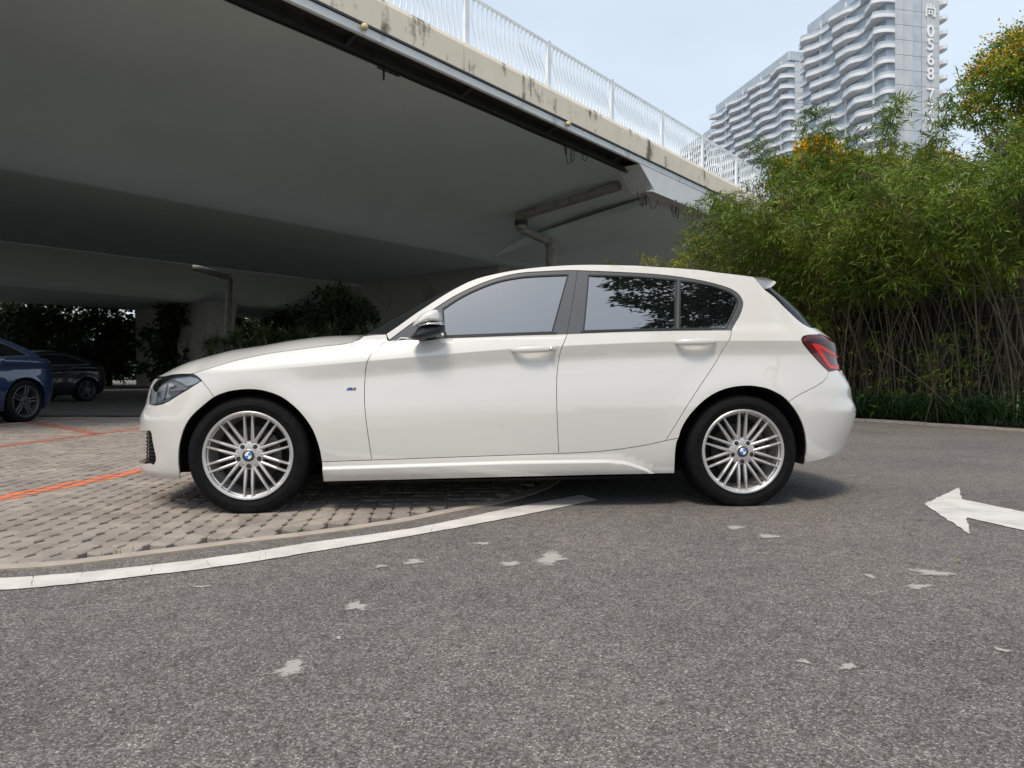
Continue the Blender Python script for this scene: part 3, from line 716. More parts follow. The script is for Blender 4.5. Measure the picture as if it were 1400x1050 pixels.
def clear_lens():
    m = bpy.data.materials.new('clear_lens'); m.use_nodes = True; t = m.node_tree
    tr = N(m, 'BsdfTransparent'); tr.inputs['Color'].default_value = (.93, .94, .95, 1); gl = N(m, 'BsdfGlossy'); gl.inputs['Roughness'].default_value = .02
    fr = N(m, 'Fresnel'); fr.inputs['IOR'].default_value = 1.45; ms = N(m, 'MixShader'); K(m, fr.outputs[0], ms.inputs[0]); K(m, tr.outputs[0], ms.inputs[1]); K(m, gl.outputs[0], ms.inputs[2])
    K(m, ms.outputs[0], t.nodes['Material Output'].inputs['Surface']); return m
M['clear_lens'] = clear_lens()
# ---- body side as a surface (s along the flank and round the ends, z up) -> x, half width
XF, XR, PF, PR = -1.42, 1.45, 2.7, 2.7
NZ = [.10, .1628, .1823, .2068, .2874, .371, .4207, .4537, .4867, .5157, .5654, .6107, .6601, .6971, .7238, .78, 1.2]
NX = [-2.03, -2.0647, -2.097, -2.1129, -2.1076, -2.1051, -2.104, -2.106, -2.1035, -2.0922, -2.0654, -2.0545, -2.0416, -2.0219, -1.9951, -1.985, -1.985]
TZ = [.1, .2634, .285, .3309, .3905, .4714, .5181, .5934, .6499, .7133, .7914, .8659, .9248, .9625, 1.01, 1.0931, 1.1789, 1.2561, 1.32, 1.5]
TX = [2.12, 2.1594, 2.1793, 2.1972, 2.2274, 2.2578, 2.2667, 2.2356, 2.2284, 2.1929, 2.1439, 2.1317, 2.1144, 2.0688, 1.995, 1.9073, 1.7920, 1.66, 1.63, 1.63]
_th = np.linspace(0, pi/2, 4001)
def _arc(Ln, W, p):
    q = np.sin(_th)**(2/p)*Ln; r = np.maximum(np.cos(_th), 0)**(2/p)*W
    return np.concatenate([[0], np.cumsum(np.hypot(np.diff(q), np.diff(r)))])
AF = _arc(.68, .85, PF); AR = _arc(.78, .85, PR); SFC = XF-float(AF[-1]); SRC = XR+float(AR[-1])
def sm(x, xs, ys):
    xs = np.asarray(xs, float); ys = np.asarray(ys, float); x = np.asarray(x, float); n = len(xs); h = np.diff(xs); dl = np.diff(ys)/h
    m = np.zeros(n); m[0] = dl[0]; m[-1] = dl[-1]
    for i in range(1, n-1):
        if dl[i-1]*dl[i] > 0:
            w1 = 2*h[i]+h[i-1]; w2 = h[i]+2*h[i-1]; m[i] = (w1+w2)/(w1/dl[i-1]+w2/dl[i])
    k = np.clip(np.searchsorted(xs, x)-1, 0, n-2); t = (np.clip(x, xs[0], xs[-1])-xs[k])/h[k]
    return (1+2*t)*(1-t)**2*ys[k]+t*(1-t)**2*h[k]*m[k]+t*t*(3-2*t)*ys[k+1]+t*t*(t-1)*h[k]*m[k+1]
def zcrease(x): return sm(x, [-1.6, -1.15, -.75, .3, 1.2, 2.0], [.735, .768, .803, .888, .921, .925])
def zbelt(x): return sm(x, [-1.0, -.7, -.1, .3, 1.1, 2.2], [.90, .913, .938, .952, .968, .975])
def wbody(x, z):
    a = np.interp(x, [-1.5, -1.1, -.7, 1.5, 1.95], [.0, .35, 1, 1, .45]); d = z-zcrease(x)
    k2 = sm(x, [-2, -1.5, -1.1, -.75, -.4, 0, 1.0, 2.0], [7, 6.5, 5.0, 3.0, 1.2, .4, .3, .3])
    dp, dn = np.maximum(d, 0), np.maximum(-d, 0)
    un = sm(dn, [0, .035, .070, .084, .16, .27, .36], [.010, .0168, .0238, .0246, .0165, .0045, 0]); un0 = sm(dn, [0, .12, .26, .36], [.010, .004, .0008, 0])
    low = np.where(d > 0, .010+np.interp(x, [-1.2, -.5], [.18, .32])*dp+k2*dp*dp, a*un+(1-a)*un0)
    w = .880-low-sm(z, [.10, .17, .21, .27, .36, .48, .56], [.105, .06, .035, .02, .0095, .0022, 0.])
    for xw in (-1.345, 1.345):
        r = np.hypot(x-xw, (z-.315)*.98); w = w+.0075*np.exp(-((r-.375)/.075)**2)*np.clip((z-.2)/.15, 0, 1)
    return w
def wgreen(x, z):
    dz = np.maximum(z-zbelt(x), 0); wb = sm(x, [-.9, -.5, -.2, .2, 1.1, 1.4], [.765, .80, .823, .838, .842, .846]); return wb-.28*dz-.15*dz*dz
def wflat(x, z):
    zb = zbelt(x); b = wbody(x, np.minimum(z, zb)); g = wgreen(x, z); dz = np.maximum(z-zb, 0)
    t = np.clip((z-zb)/.05, 0, 1); t = t*t*(3-2*t); b2 = b-.27*dz-.15*dz**2; c = np.clip((x-1.0)/.25, 0, 1)
    return np.where(z > zb, (1-c)*g+c*((1-t)*b2+t*np.minimum(b2, g)), b)
class Body:
    def __init__(s, NZ, NX, TZ, TX, kx=1.0, dents=()): s.NZ, s.NX, s.TZ, s.TX, s.kx, s.dents = NZ, NX, TZ, TX, kx, dents
    def side(self, s, z, disp=None):
        s = np.asarray(s, float); z = np.asarray(z, float); xn = sm(z, self.NZ, self.NX); xt = sm(z, self.TZ, self.TX)
        tf = np.interp(XF-s, AF, _th); tr = np.interp(s-XR, AR, _th)
        x = np.where(s < XF, XF-(XF-xn)*np.sin(tf)**(2/PF), np.where(s > XR, XR+(xt-XR)*np.sin(tr)**(2/PR), s))
        w = wflat(x, z)*np.maximum(np.cos(tf), 0)**(2/PF)*np.maximum(np.cos(tr), 0)**(2/PR)
        for cx, cz, dx, dz, d in self.dents: w = w-d*np.exp(-((x-cx)/dx)**2-((z-cz)/dz)**2)
        if disp is not None: w = w+disp(x, z)
        return x*self.kx, w
    def nrm(self, s, z, disp=None, e=1.2e-3):
        s = np.clip(s, SFC+2*e, SRC-2*e)
        x1, w1 = self.side(s+e, z, disp); x0, w0 = self.side(s-e, z, disp); x3, w3 = self.side(s, z+e, disp); x2, w2 = self.side(s, z-e, disp)
        a = np.stack([x1-x0, -(w1-w0), 0*x1], 1); b = np.stack([x3-x2, -(w3-w2), 0*x1+2*e], 1); n = np.cross(a, b)
        return n/np.maximum(np.linalg.norm(n, axis=1), 1e-9)[:, None]
def densify(P, d):
    o = []
    for i in range(len(P)):
        a, b = np.array(P[i]), np.array(P[(i+1) % len(P)]); n = max(1, int(math.ceil(np.hypot(*(b-a))/d)))
        for k in range(n): o.append(tuple(a+(b-a)*k/n))
    return o
def area2(P): P = np.array(P); Q = np.roll(P, -1, 0); return float((P[:, 0]*Q[:, 1]-Q[:, 0]*P[:, 1]).sum())
def inset(P, g):
    "shrinks a closed outline by g"
    P = np.array(P); 
    if area2(P) < 0: P = P[::-1]
    a = np.roll(P, 1, 0); b = np.roll(P, -1, 0); d1 = P-a; d2 = b-P
    d1 /= np.maximum(np.hypot(*d1.T), 1e-9)[:, None]; d2 /= np.maximum(np.hypot(*d2.T), 1e-9)[:, None]
    n1 = np.stack([-d1[:, 1], d1[:, 0]], 1); n2 = np.stack([-d2[:, 1], d2[:, 0]], 1); n = n1+n2; l = np.maximum((n*n).sum(1), .8); n = n*2/l[:, None]
    return [tuple(q) for q in P+n*g]
def clean(P, eps=.0012):
    o = [P[0]]
    for p in P[1:]:
        if hypot(p[0]-o[-1][0], p[1]-o[-1][1]) > eps: o.append(p)
    if hypot(o[0][0]-o[-1][0], o[0][1]-o[-1][1]) <= eps: o.pop()
    return o
def panel(body, name, outer, mat, root, holes=(), gap=.0017, off=0.0, thick=.012, cell=.03, disp=None, mirror=True, hgap=None, seg=.02, lines=()):
    outer = densify(clean(outer), seg); 
    if gap: outer = inset(outer, gap)
    elif area2(outer) < 0: outer = outer[::-1]
    hs = []
    for h in holes:
        h = densify(clean(h), seg)
        if area2(h) < 0: h = h[::-1]
        hs.append(inset(h, -(hgap or 0)) if hgap else h)
    V, T, _ = cdt_region(outer, hs, cell, lines); s, z = V[:, 0], V[:, 1]
    x, w = body.side(s, z, disp); nr = body.nrm(s, z, disp); P = np.stack([x, -w, z], 1)-nr*off
    verts = P.tolist(); faces = []; ln = []
    for f in T:
        a, b, c = P[f[0]], P[f[1]], P[f[2]]; n = np.cross(b-a, c-a)
        if n@nr[f[0]] < 0: f = (f[0], f[2], f[1])
        faces.append(f); ln += [tuple(nr[i]) for i in f]
    if thick:
        for loop in [outer]+hs:
            q = np.array(loop); x, w = body.side(q[:, 0], q[:, 1], disp); n = body.nrm(q[:, 0], q[:, 1], disp); p0 = np.stack([x, -w, q[:, 1]], 1)-n*off; p1 = p0-n*thick
            b = len(verts); k = len(q); verts += p0.tolist()+p1.tolist(); rev = loop is not outer
            for i in range(k):
                j = (i+1) % k; f = (b+i, b+k+i, b+k+j, b+j)
                if rev: f = f[::-1]
                e = np.cross(p1[i]-p0[i], p0[j]-p0[i]); e = e/max(np.linalg.norm(e), 1e-9)*(-1 if rev else 1)
                faces.append(f); ln += [tuple(e)]*4
    me = bpy.data.meshes.new(name); me.from_pydata(verts, [], faces); me.materials.append(mat)
    me.polygons.foreach_set('use_smooth', [True]*len(me.polygons)); me.normals_split_custom_set(ln); me.update()
    o = obj(name, me, root)
    if mirror:
        o2 = obj(name, me, root); o2.scale = (1, -1, 1)
    return o
def loft(name, rows, mat, root, smooth=True):
    mb = MB(); n = len(rows[0])
    for r in rows: mb.v += [tuple(map(float, p)) for p in r]
    for i in range(len(rows)-1):
        for k in range(n-1): mb.f.append((i*n+k, i*n+k+1, (i+1)*n+k+1, (i+1)*n+k)); mb.mi.append(0)
    me = mb.mesh(name, mat, smooth, fix=False)
    if sum(p.normal.z*p.area for p in me.polygons) < 0: me.flip_normals()
    return obj(name, me, root)
def resample(P, n):
    P = np.array(P, float); d = np.concatenate([[0], np.cumsum(np.linalg.norm(np.diff(P, axis=0), axis=1))]); t = np.linspace(0, d[-1], n)
    return np.stack([np.interp(t, d, P[:, k]) for k in range(P.shape[1])], 1)
# ---- wheels
def make_wheel(R, rr, width, style, mats):
    "wheel centred on its hub, outer face towards -y"
    w = MB(); al, ald, tyre = mats
    w.lathe([(rr+.002, .004), (rr, -.010), (rr-.004, -.0135), (rr-.012, -.0125), (rr-.018, -.006), (rr-.020, .010), (rr-.025, .012), (rr-.028, .05), (rr-.040, .085), (rr-.045, width-.03), (rr-.02, width-.02), (rr, width-.015)], 72)
    root = w.build('wheel', [al], None, auto=28)
    ty = MB(); sw = width
    prof = [(rr-.004, .000), (rr+.004, -.006), (rr+.012, -.0105), (rr+.03, -.0155), (rr+.0305, -.0172), (rr+.033, -.0172), (rr+.0335, -.016), (R-.030, -.0135), (R-.017, -.006), (R-.008, .004), (R-.0035, .014),
            (R-.001, .030), (R-.0005, .048), (R-.009, .049), (R-.009, .056), (R, .057), (R, .085), (R-.009, .086), (R-.009, .095), (R, .096), (R, sw-.10), (R-.009, sw-.099), (R-.009, sw-.09), (R, sw-.089), (R-.001, sw-.03), (R-.012, sw-.004), (rr+.03, sw+.012), (rr, sw)]
    ty.lathe(prof, 96)
    tv = np.array(ty.v)
    ty.v = [(x, y-(.012*max(0, (-z-(R-.05))/.05) if y < .05 else 0), max(z, -R+.012)) for x, y, z in ty.v]
    ty.build('tyre', tyre, root, auto=30)
    # shoulder tread cuts
    tb = MB()
    for k in range(78):
        a = 2*pi*k/78
        if sin(a) < -.9: continue
        rot = Matrix.Rotation(-a+pi/2, 3, 'Y'); c = rot @ Vector((0, .030, R-.0050)); tb.box(c, (.004, .026, .0075), rot)
    tag(tb.build('tread_cuts', M['cavity'], root), kind='stuff')
    sp_me = None
    def spoke(angle, offx, r0, r1, w0, w1, y0, y1, y2):
        mb = MB(); rows = []
        for k in range(9):
            u = k/8; r = r0+(r1-r0)*u; ww = w0+(w1-w0)*u; y = y0+(y1-y0)*sin(min(1, u*1.25)*pi/2) if u < .86 else y1+(y2-y1)*(u-.86)/.14
            off = offx*(.80+.20*u); d = .030-.012*u
            rows.append([(off-ww*.9, y+d, r), (off-ww, y+.006, r), (off-ww*.35, y, r), (off+ww*.35, y, r), (off+ww, y+.006, r), (off+ww*.9, y+d, r)])
        rot = Matrix.Rotation(-(angle-pi/2), 3, 'Y'); vs = [rot @ Vector(p) for r in rows for p in r]; n = 6
        mb.add(vs, [(i*n+k, i*n+(k+1) % n, (i+1)*n+(k+1) % n, (i+1)*n+k) for i in range(8) for k in range(n)]+[tuple(range(n)), tuple(8*n+k for k in range(n))])
        return mb.build('spoke', al, root, auto=50)
    if style == 'twin':
        for k in range(10):
            a = pi/2+k*pi/5
            for o_ in (-.0215, .0215): spoke(a, o_, .058 if k % 2 == 0 else .070, rr-.007, .0092, .0064, .010, -.006, -.0135)
    else:
        for k in range(5):
            a = pi/2+k*2*pi/5+.2
            for o_ in (-.028, .028): spoke(a, o_, .05, rr-.007, .013, .010, .02, -.004, -.010)
    hb = MB(); hb.lathe([(.001, .008), (.032, .008), (.040, .007), (.060, .009), (.072, .012), (.077, .020), (.077, .06), (.001, .06)], 60)
    hb.build('hub', al, root, auto=35)
    for k in range(5):
        a = -pi/2+k*2*pi/5; c = Vector((.056*cos(a), .0, .056*sin(a)))
        b = MB(); b.lathe([(.0118, .012), (.0118, .0072), (.0001, .0062)], 16, c=c); b.build('bolt_hole', M['cavity'], root)
        b = MB(); b.lathe([(.0001, .0042), (.0048, .0044), (.0056, .008)], 6, c=c); b.build('wheel_bolt', ald, root)
        a2 = a+pi/5; b = MB(); b.lathe([(.0032, .0095), (.0001, .0070)], 10, c=(.057*cos(a2), 0, .057*sin(a2))); b.build('hub_dimple', M['cavity'], root)
    cp = MB(); seg = 48
    if style == 'twin':
        def ring(r0, r1, y0, y1, m, k0=0, k1=seg):
            for k in range(k0, k1):
                a, b = 2*pi*k/seg, 2*pi*(k+1)/seg
                cp.add([(r0*cos(a), y0, r0*sin(a)), (r1*cos(a), y1, r1*sin(a)), (r1*cos(b), y1, r1*sin(b)), (r0*cos(b), y0, r0*sin(b))], [(0, 1, 2, 3)], m)
        ring(.0335, .0325, .008, .001, 3); ring(.0325, .0305, .001, -.0005, 3); ring(.0305, .0195, -.0005, -.0035, 0); ring(.0195, .0185, -.0035, -.0042, 3)
        for q in range(4): ring(.0185, .0001, -.0042, -.0055, 1 if q % 2 else 2, q*seg//4, (q+1)*seg//4)
        for dx in (-.011, 0, .011):      # raised marks on the black ring
            a = pi/2-dx/.025; cp.box((.025*cos(a), -.0033, .025*sin(a)), (.0045, .0012, .0045), Matrix.Rotation(-(a-pi/2), 3, 'Y'), 3)
        cp.build('hub_cap', [M['trim_black'], M['logo_white'], M['logo_blue'], al], root, auto=30)
    else:
        cp.lathe([(.0001, .0), (.028, .002), (.032, .009)], 24); cp.build('hub_cap', [M['trim_black']], root)
    d = MB(); d.lathe([(.001, .075), (.075, .075), (.078, .085), (.15, .086), (.15, .108), (.001, .108)], 48); d.build('brake_disc', M['disc'], root, auto=30)
    ca_ = MB(); 
    for k in range(7):
        a = radians(-25+k*10); c = Vector((.125*cos(a), .085, .125*sin(a))); ca_.box(c, (.065, .06, .03), Matrix.Rotation(-a, 3, 'Y'))
    ca_.build('brake_caliper', M['alloy_dark'], root)
    bk = MB(); bk.lathe([(.001, .13), (rr-.04, .13)], 32); bk.build('inner_shadow', M['cavity'], root)
    return root
CV = {
'fender_top': [(-0.6297, 0.9536), (-0.6934, 0.9504), (-0.7531, 0.9436), (-0.7802, 0.923), (-0.844, 0.9007), (-0.9678, 0.8861), (-1.103, 0.8675), (-1.238, 0.8473), (-1.367, 0.8193), (-1.506, 0.782), (-1.595, 0.7588), (-1.669, 0.7377)],
'headlight': [(-2.021, 0.5738), (-2.034, 0.6055), (-2.033, 0.6456), (-2.012, 0.678), (-1.979, 0.7041), (-1.919, 0.7241), (-1.831, 0.7339), (-1.744, 0.7377), (-1.669, 0.7365), (-1.637, 0.7242), (-1.598, 0.7013), (-1.63, 0.6821), (-1.679, 0.6532), (-1.733, 0.626), (-1.791, 0.5946), (-1.846, 0.5762), (-1.909, 0.5682), (-1.99, 0.5687)],
'bumper_seam': [(-1.598, 0.7013), (-1.546, 0.6535), (-1.518, 0.623)],
'arch_f': [(-1.726, 0.1723), (-1.707, 0.2071), (-1.708, 0.2673), (-1.705, 0.3185), (-1.697, 0.3692), (-1.681, 0.4234), (-1.659, 0.4698), (-1.634, 0.512), (-1.604, 0.5465), (-1.567, 0.5791), (-1.518, 0.6153), (-1.468, 0.6363), (-1.409, 0.6503), (-1.34, 0.6563), (-1.278, 0.6524), (-1.222, 0.6384), (-1.165, 0.6145), (-1.114, 0.5771), (-1.07, 0.5354), (-1.033, 0.4886), (-1.002, 0.4367), (-0.9806, 0.3791), (-0.9676, 0.3274), (-0.96, 0.268), (-0.957, 0.2155), (-0.9572, 0.1599)],
'bumper_bot': [(-1.726, 0.1723), (-1.817, 0.1698), (-1.903, 0.1743), (-2.162, 0.1632), (-2.048, 0.1971)],
'intake': [(-1.917, 0.4312), (-1.903, 0.4161), (-1.893, 0.3772), (-1.877, 0.3307), (-1.865, 0.2918), (-1.869, 0.2677), (-1.892, 0.2482), (-1.929, 0.2535)],
'door_f': [(-0.6209, 0.9212), (-0.6633, 0.8834), (-0.6927, 0.8553), (-0.7159, 0.8138), (-0.7301, 0.7612), (-0.7358, 0.6832), (-0.7357, 0.5961), (-0.7304, 0.5278), (-0.7226, 0.4594), (-0.7097, 0.3639), (-0.6974, 0.277)],
'sill_top': [(-0.9576, 0.2704), (-0.6993, 0.2771), (-0.3417, 0.287), (0.0524, 0.2975), (0.3062, 0.3042), (0.4525, 0.3099), (0.5332, 0.3144), (0.614, 0.3223), (0.6951, 0.3326), (0.7966, 0.3492), (0.8976, 0.3709), (0.9696, 0.3863)],
'sill_bot': [(-0.9572, 0.1599), (-0.7356, 0.1632), (-0.3427, 0.1697), (0.0555, 0.1764), (0.3093, 0.1796), (0.5406, 0.1831), (0.7865, 0.1847), (0.9584, 0.1854)],
'sill_crease': [(-0.9494, 0.2479), (-0.6534, 0.2547), (-0.3419, 0.2617), (0.0527, 0.2702), (0.3044, 0.2719), (0.5749, 0.2719), (0.6811, 0.2603), (0.7812, 0.2262), (0.8608, 0.1847)],
'mid': [(0.356, 0.9519), (0.3405, 0.9173), (0.3207, 0.8736), (0.3051, 0.7898), (0.2971, 0.7221), (0.2943, 0.6494), (0.2947, 0.5635), (0.2979, 0.4817), (0.3027, 0.3845), (0.3078, 0.3042)],
'door_r': [(1.278, 0.9803), (1.265, 0.9367), (1.236, 0.8909), (1.192, 0.8111), (1.147, 0.7482), (1.089, 0.6696), (1.04, 0.5994), (1.001, 0.5414), (0.9683, 0.4865), (0.9327, 0.429), (0.8976, 0.3709)],
'belt': [(-0.6129, 0.9192), (-0.4054, 0.9198), (-0.3111, 0.9318), (-0.1841, 0.9371), (0.0548, 0.9463), (0.215, 0.952), (0.3561, 0.9561), (0.6204, 0.9678), (0.9578, 0.9775), (1.278, 0.9807)],
'frame_out': [(-0.6129, 0.9212), (-0.5503, 0.9697), (-0.4794, 1.023), (-0.3681, 1.097), (-0.2636, 1.166), (-0.1335, 1.232), (-0.0186, 1.275), (0.1052, 1.304), (0.2294, 1.315), (0.3333, 1.321), (0.4375, 1.323), (0.7299, 1.313), (0.8976, 1.303), (1.015, 1.29), (1.106, 1.276), (1.189, 1.259), (1.25, 1.242), (1.303, 1.223), (1.334, 1.203), (1.356, 1.178), (1.367, 1.135), (1.343, 1.075), (1.312, 1.029), (1.279, 0.9824)],
'glass_f': [(-0.324, 1.098), (-0.2312, 1.161), (-0.1334, 1.212), (-0.0183, 1.257), (0.1055, 1.283), (0.2298, 1.294), (0.3839, 1.301), (0.3294, 1.133), (0.2774, 0.9651), (-0.0241, 0.9541), (-0.3113, 0.9426), (-0.3196, 1.023)],
'glass_r': [(0.4964, 1.299), (0.7311, 1.295), (0.878, 1.286), (1.004, 1.274), (0.9844, 1.134), (0.9667, 0.9898), (0.706, 0.9812), (0.4479, 0.9727), (0.4737, 1.143)],
'glass_q': [(1.02, 1.271), (1.087, 1.264), (1.15, 1.253), (1.212, 1.239), (1.273, 1.217), (1.312, 1.196), (1.334, 1.17), (1.339, 1.14), (1.306, 1.076), (1.252, 0.9915), (1.119, 0.9899), (0.9873, 0.9891), (1.003, 1.134)],
'bpillar': [(0.4374, 1.322), (0.3976, 1.141), (0.356, 0.9519)],
'roof_edge': [(-0.6298, 0.9556), (-0.563, 1.002), (-0.4802, 1.064), (-0.4045, 1.116), (-0.3283, 1.168), (-0.2555, 1.212), (-0.1822, 1.251), (-0.1208, 1.275), (-0.0592, 1.292), (0.0646, 1.319), (0.2306, 1.342), (0.3979, 1.355), (0.5236, 1.359), (0.6497, 1.358), (0.7762, 1.356), (0.9026, 1.349), (1.029, 1.342), (1.156, 1.332), (1.24, 1.32), (1.345, 1.308), (1.445, 1.295)],
'spoiler_seam': [(1.445, 1.295), (1.492, 1.279), (1.565, 1.247), (1.62, 1.216)],
'cpillar': [(1.62, 1.216), (1.664, 1.195), (1.706, 1.17), (1.748, 1.12), (1.791, 1.078), (1.832, 1.044), (1.867, 1.023), (1.907, 1.007), (1.98, 1.004)],
'tail_left': [(1.912, 0.9621), (1.823, 0.9586), (1.771, 0.9526), (1.747, 0.9455), (1.724, 0.931), (1.729, 0.9106), (1.789, 0.858), (1.868, 0.7965), (1.925, 0.7517), (2.053, 0.762)],
'tail_top': [(1.912, 0.9621), (1.999, 0.9584)],
'rb_seam': [(1.923, 0.7488), (1.898, 0.73), (1.846, 0.6985), (1.782, 0.6707), (1.733, 0.6521), (1.687, 0.6336), (1.635, 0.6099), (1.593, 0.5838)],
'arch_r': [(0.9584, 0.1854), (0.9534, 0.2828), (0.9581, 0.3564), (0.9696, 0.3863), (0.9829, 0.433), (1.013, 0.4892), (1.054, 0.5393), (1.095, 0.5793), (1.141, 0.6133), (1.183, 0.6361), (1.233, 0.6549), (1.291, 0.667), (1.354, 0.6717), (1.405, 0.6685), (1.468, 0.6562), (1.531, 0.6286), (1.565, 0.6062), (1.593, 0.5797), (1.64, 0.5102), (1.681, 0.435), (1.716, 0.3463), (1.73, 0.2906), (1.744, 0.2397)],
'rb_bot': [(1.744, 0.2397), (1.836, 0.2463), (1.94, 0.2596), (2.149, 0.2691)],
'hand_f': [(0.0461, 0.866), (0.2894, 0.8731)],
'hand_r': [(0.95, 0.9111), (1.184, 0.916)],
'badge': [(-0.8297, 0.6561), (-0.7837, 0.656)],
'scratch': [(-0.0277, 0.4679), (-0, 0.4658), (0.0237, 0.4677)],
'mirror': [(-0.4751, 0.9811), (-0.4636, 1.02), (-0.4175, 1.063), (-0.3636, 1.076), (-0.3367, 1.067), (-0.3212, 1.013), (-0.3135, 0.9742), (-0.3251, 0.9509), (-0.3944, 0.9273), (-0.4406, 0.9156), (-0.4904, 0.9231)],
}
SB = sm
car = empty('hatchback_car', (-.1196, 4.8175, 0), radians(4.47))
tag(car, 'white five-door hatchback car parked side-on with silver multi-spoke wheels', 'car')
HB = Body(NZ, NX, TZ, TX, dents=[(.165, .861, .07, .020, .012), (1.055, .905, .065, .019, .012)])
c = {k: [tuple(p) for p in v] for k, v in CV.items()}
HL = c['headlight']; FT = c['fender_top']; AFr = c['arch_f']; ARr = c['arch_r']; STp = c['sill_top']
af_top = min(range(len(AFr)), key=lambda i: abs(AFr[i][0]+1.518))       # where the bumper seam meets the arch
ar_top = min(range(len(ARr)), key=lambda i: abs(ARr[i][0]-1.593))
S_ = lambda p, n=5: smooth_poly(p, n)
W_ = M['car_white']
arch_f_s = S_(AFr, 4); arch_r_s = S_(ARr, 4)
seam_pt = (-1.518, .6153)
i1 = min(range(len(arch_f_s)), key=lambda i: hypot(arch_f_s[i][0]+1.5178, arch_f_s[i][1]-.6153)); i2 = min(range(len(arch_f_s)), key=lambda i: hypot(arch_f_s[i][0]+.9600, arch_f_s[i][1]-.268))
j1 = min(range(len(arch_r_s)), key=lambda i: hypot(arch_r_s[i][0]-.9696, arch_r_s[i][1]-.3863)); j2 = min(range(len(arch_r_s)), key=lambda i: hypot(arch_r_s[i][0]-1.5928, arch_r_s[i][1]-.5798))
ft = S_(FT[:3], 3)[:-1]+S_(FT[2:], 5)
sill_top_s = S_(STp, 4)
def between(P, a, b):
    i = min(range(len(P)), key=lambda k: abs(P[k][0]-a)); j = min(range(len(P)), key=lambda k: abs(P[k][0]-b)); return P[i:j+1] if i <= j else P[j:i+1][::-1]
door_f_s, mid_s, door_r_s = S_(c['door_f'], 4), S_(c['mid'], 4), S_(c['door_r'], 4)
belt_s = S_(c['belt'], 3)
# lines the pressings are folded along
_cx = np.arange(-1.5, 1.98, .02); _s2 = lambda x: np.where(x > XR, XR+np.interp(np.clip((x-XR)/.68, 0, 1), np.sin(_th)**(2/PR), AR), np.where(x < XF, XF-np.interp(np.clip((XF-x)/.57, 0, 1), np.sin(_th)**(2/PF), AF), x))
CRL = [np.column_stack([_s2(_cx), zcrease(_cx)+d]) for d in (.014, .003, -.003, -.035, -.068, -.078, -.088)]
# fender
panel(HB, 'front_fender', ft+[HL[9], HL[10]]+[(-1.5463, .6535)]+arch_f_s[i1:i2+1]+between(sill_top_s, -.9576, -.6993)+door_f_s[::-1], W_, car, cell=.028, lines=CRL)
# bumper with its lower intake opening
it = c['intake']
bump_poly = [(SFC+.003, .714), (-2.3, .714), (-2.06, .712), (-1.985, .708)]+[HL[3], HL[2], HL[1], HL[0], HL[17], HL[16], HL[15], HL[14], HL[13], HL[12], HL[11], HL[10]]+[(-1.5463, .6535)]+arch_f_s[:i1+1][::-1]+ \
    [(-1.8174, .1698), (-1.9034, .1743), (-1.99, .183), (-2.08, .192), (-2.3, .196), (SFC+.003, .196), (SFC+.003, .236), (-2.15, .24), (-1.985, .247)]+S_(it[::-1], 3)+[(-1.96, .428), (-2.05, .424), (-2.3, .42), (SFC+.003, .42)]
panel(HB, 'front_bumper', bump_poly, W_, car, cell=.03, thick=.008)
mesh_poly = [(SFC+.003, .20), (-2.3, .20), (-1.83, .22), (-1.83, .45), (-2.3, .45), (SFC+.003, .45)]
panel(HB, 'intake_mesh', mesh_poly, M['cavity'], car, off=.048, thick=0, gap=0)
for sgn in (1, -1):
    mb = MB()
    for i in range(9):
        z_ = .25+.021*i
        sv = np.linspace(-2.55, -1.875, 26); x_, w_ = HB.side(sv, np.full(26, z_)); n_ = HB.nrm(sv, np.full(26, z_)); q = np.stack([x_, -w_, np.full(26, z_)], 1)-n_*.038
        mb.tube([(a, b*sgn, d) for a, b, d in q], .0045, 5)
    mb.build('intake_bars', M['trim_black'], car)
# kidney grilles
for sgn in (1, -1):
    mb = MB(); o_ = [(.03, .52), (.20, .53), (.235, .60), (.21, .675), (.05, .685), (.025, .62)]; po = smooth_poly(o_, 5, True)
    def fx(y, z): 
        k = np.interp(abs(y), [0, .2, .4, .6], [0, .006, .03, .09]); return float(sm(np.array([z]), NZ, NX)[0])-.022+k
    n = len(po); vs = [(fx(y, z)-.0, y*sgn, z) for y, z in po]+[(fx(y, z)+.05, y*sgn, z) for y, z in po]; cy, cz = .125, .605
    vi = [(fx(y, z)-.004, (cy+(y-cy)*.86)*sgn, cz+(z-cz)*.86) for y, z in po]
    mb.add(vs+vi, [(i, (i+1) % n, n+(i+1) % n, n+i) for i in range(n)]+[(i, (i+1) % n, 2*n+(i+1) % n, 2*n+i) for i in range(n)])
    kd = mb.build('kidney_grille', M['chrome'], car, auto=40)
    mb = MB(); mb.add([(x+.03, y, z) for x, y, z in vi], [tuple(range(n))]); 
    for i in range(7):
        y = (.055+i*.024)*sgn; mb.box((fx(y, .605)+.02, y, .605), (.03, .006, .12))
    mb.build('grille_bars', M['trim_black'], kd)
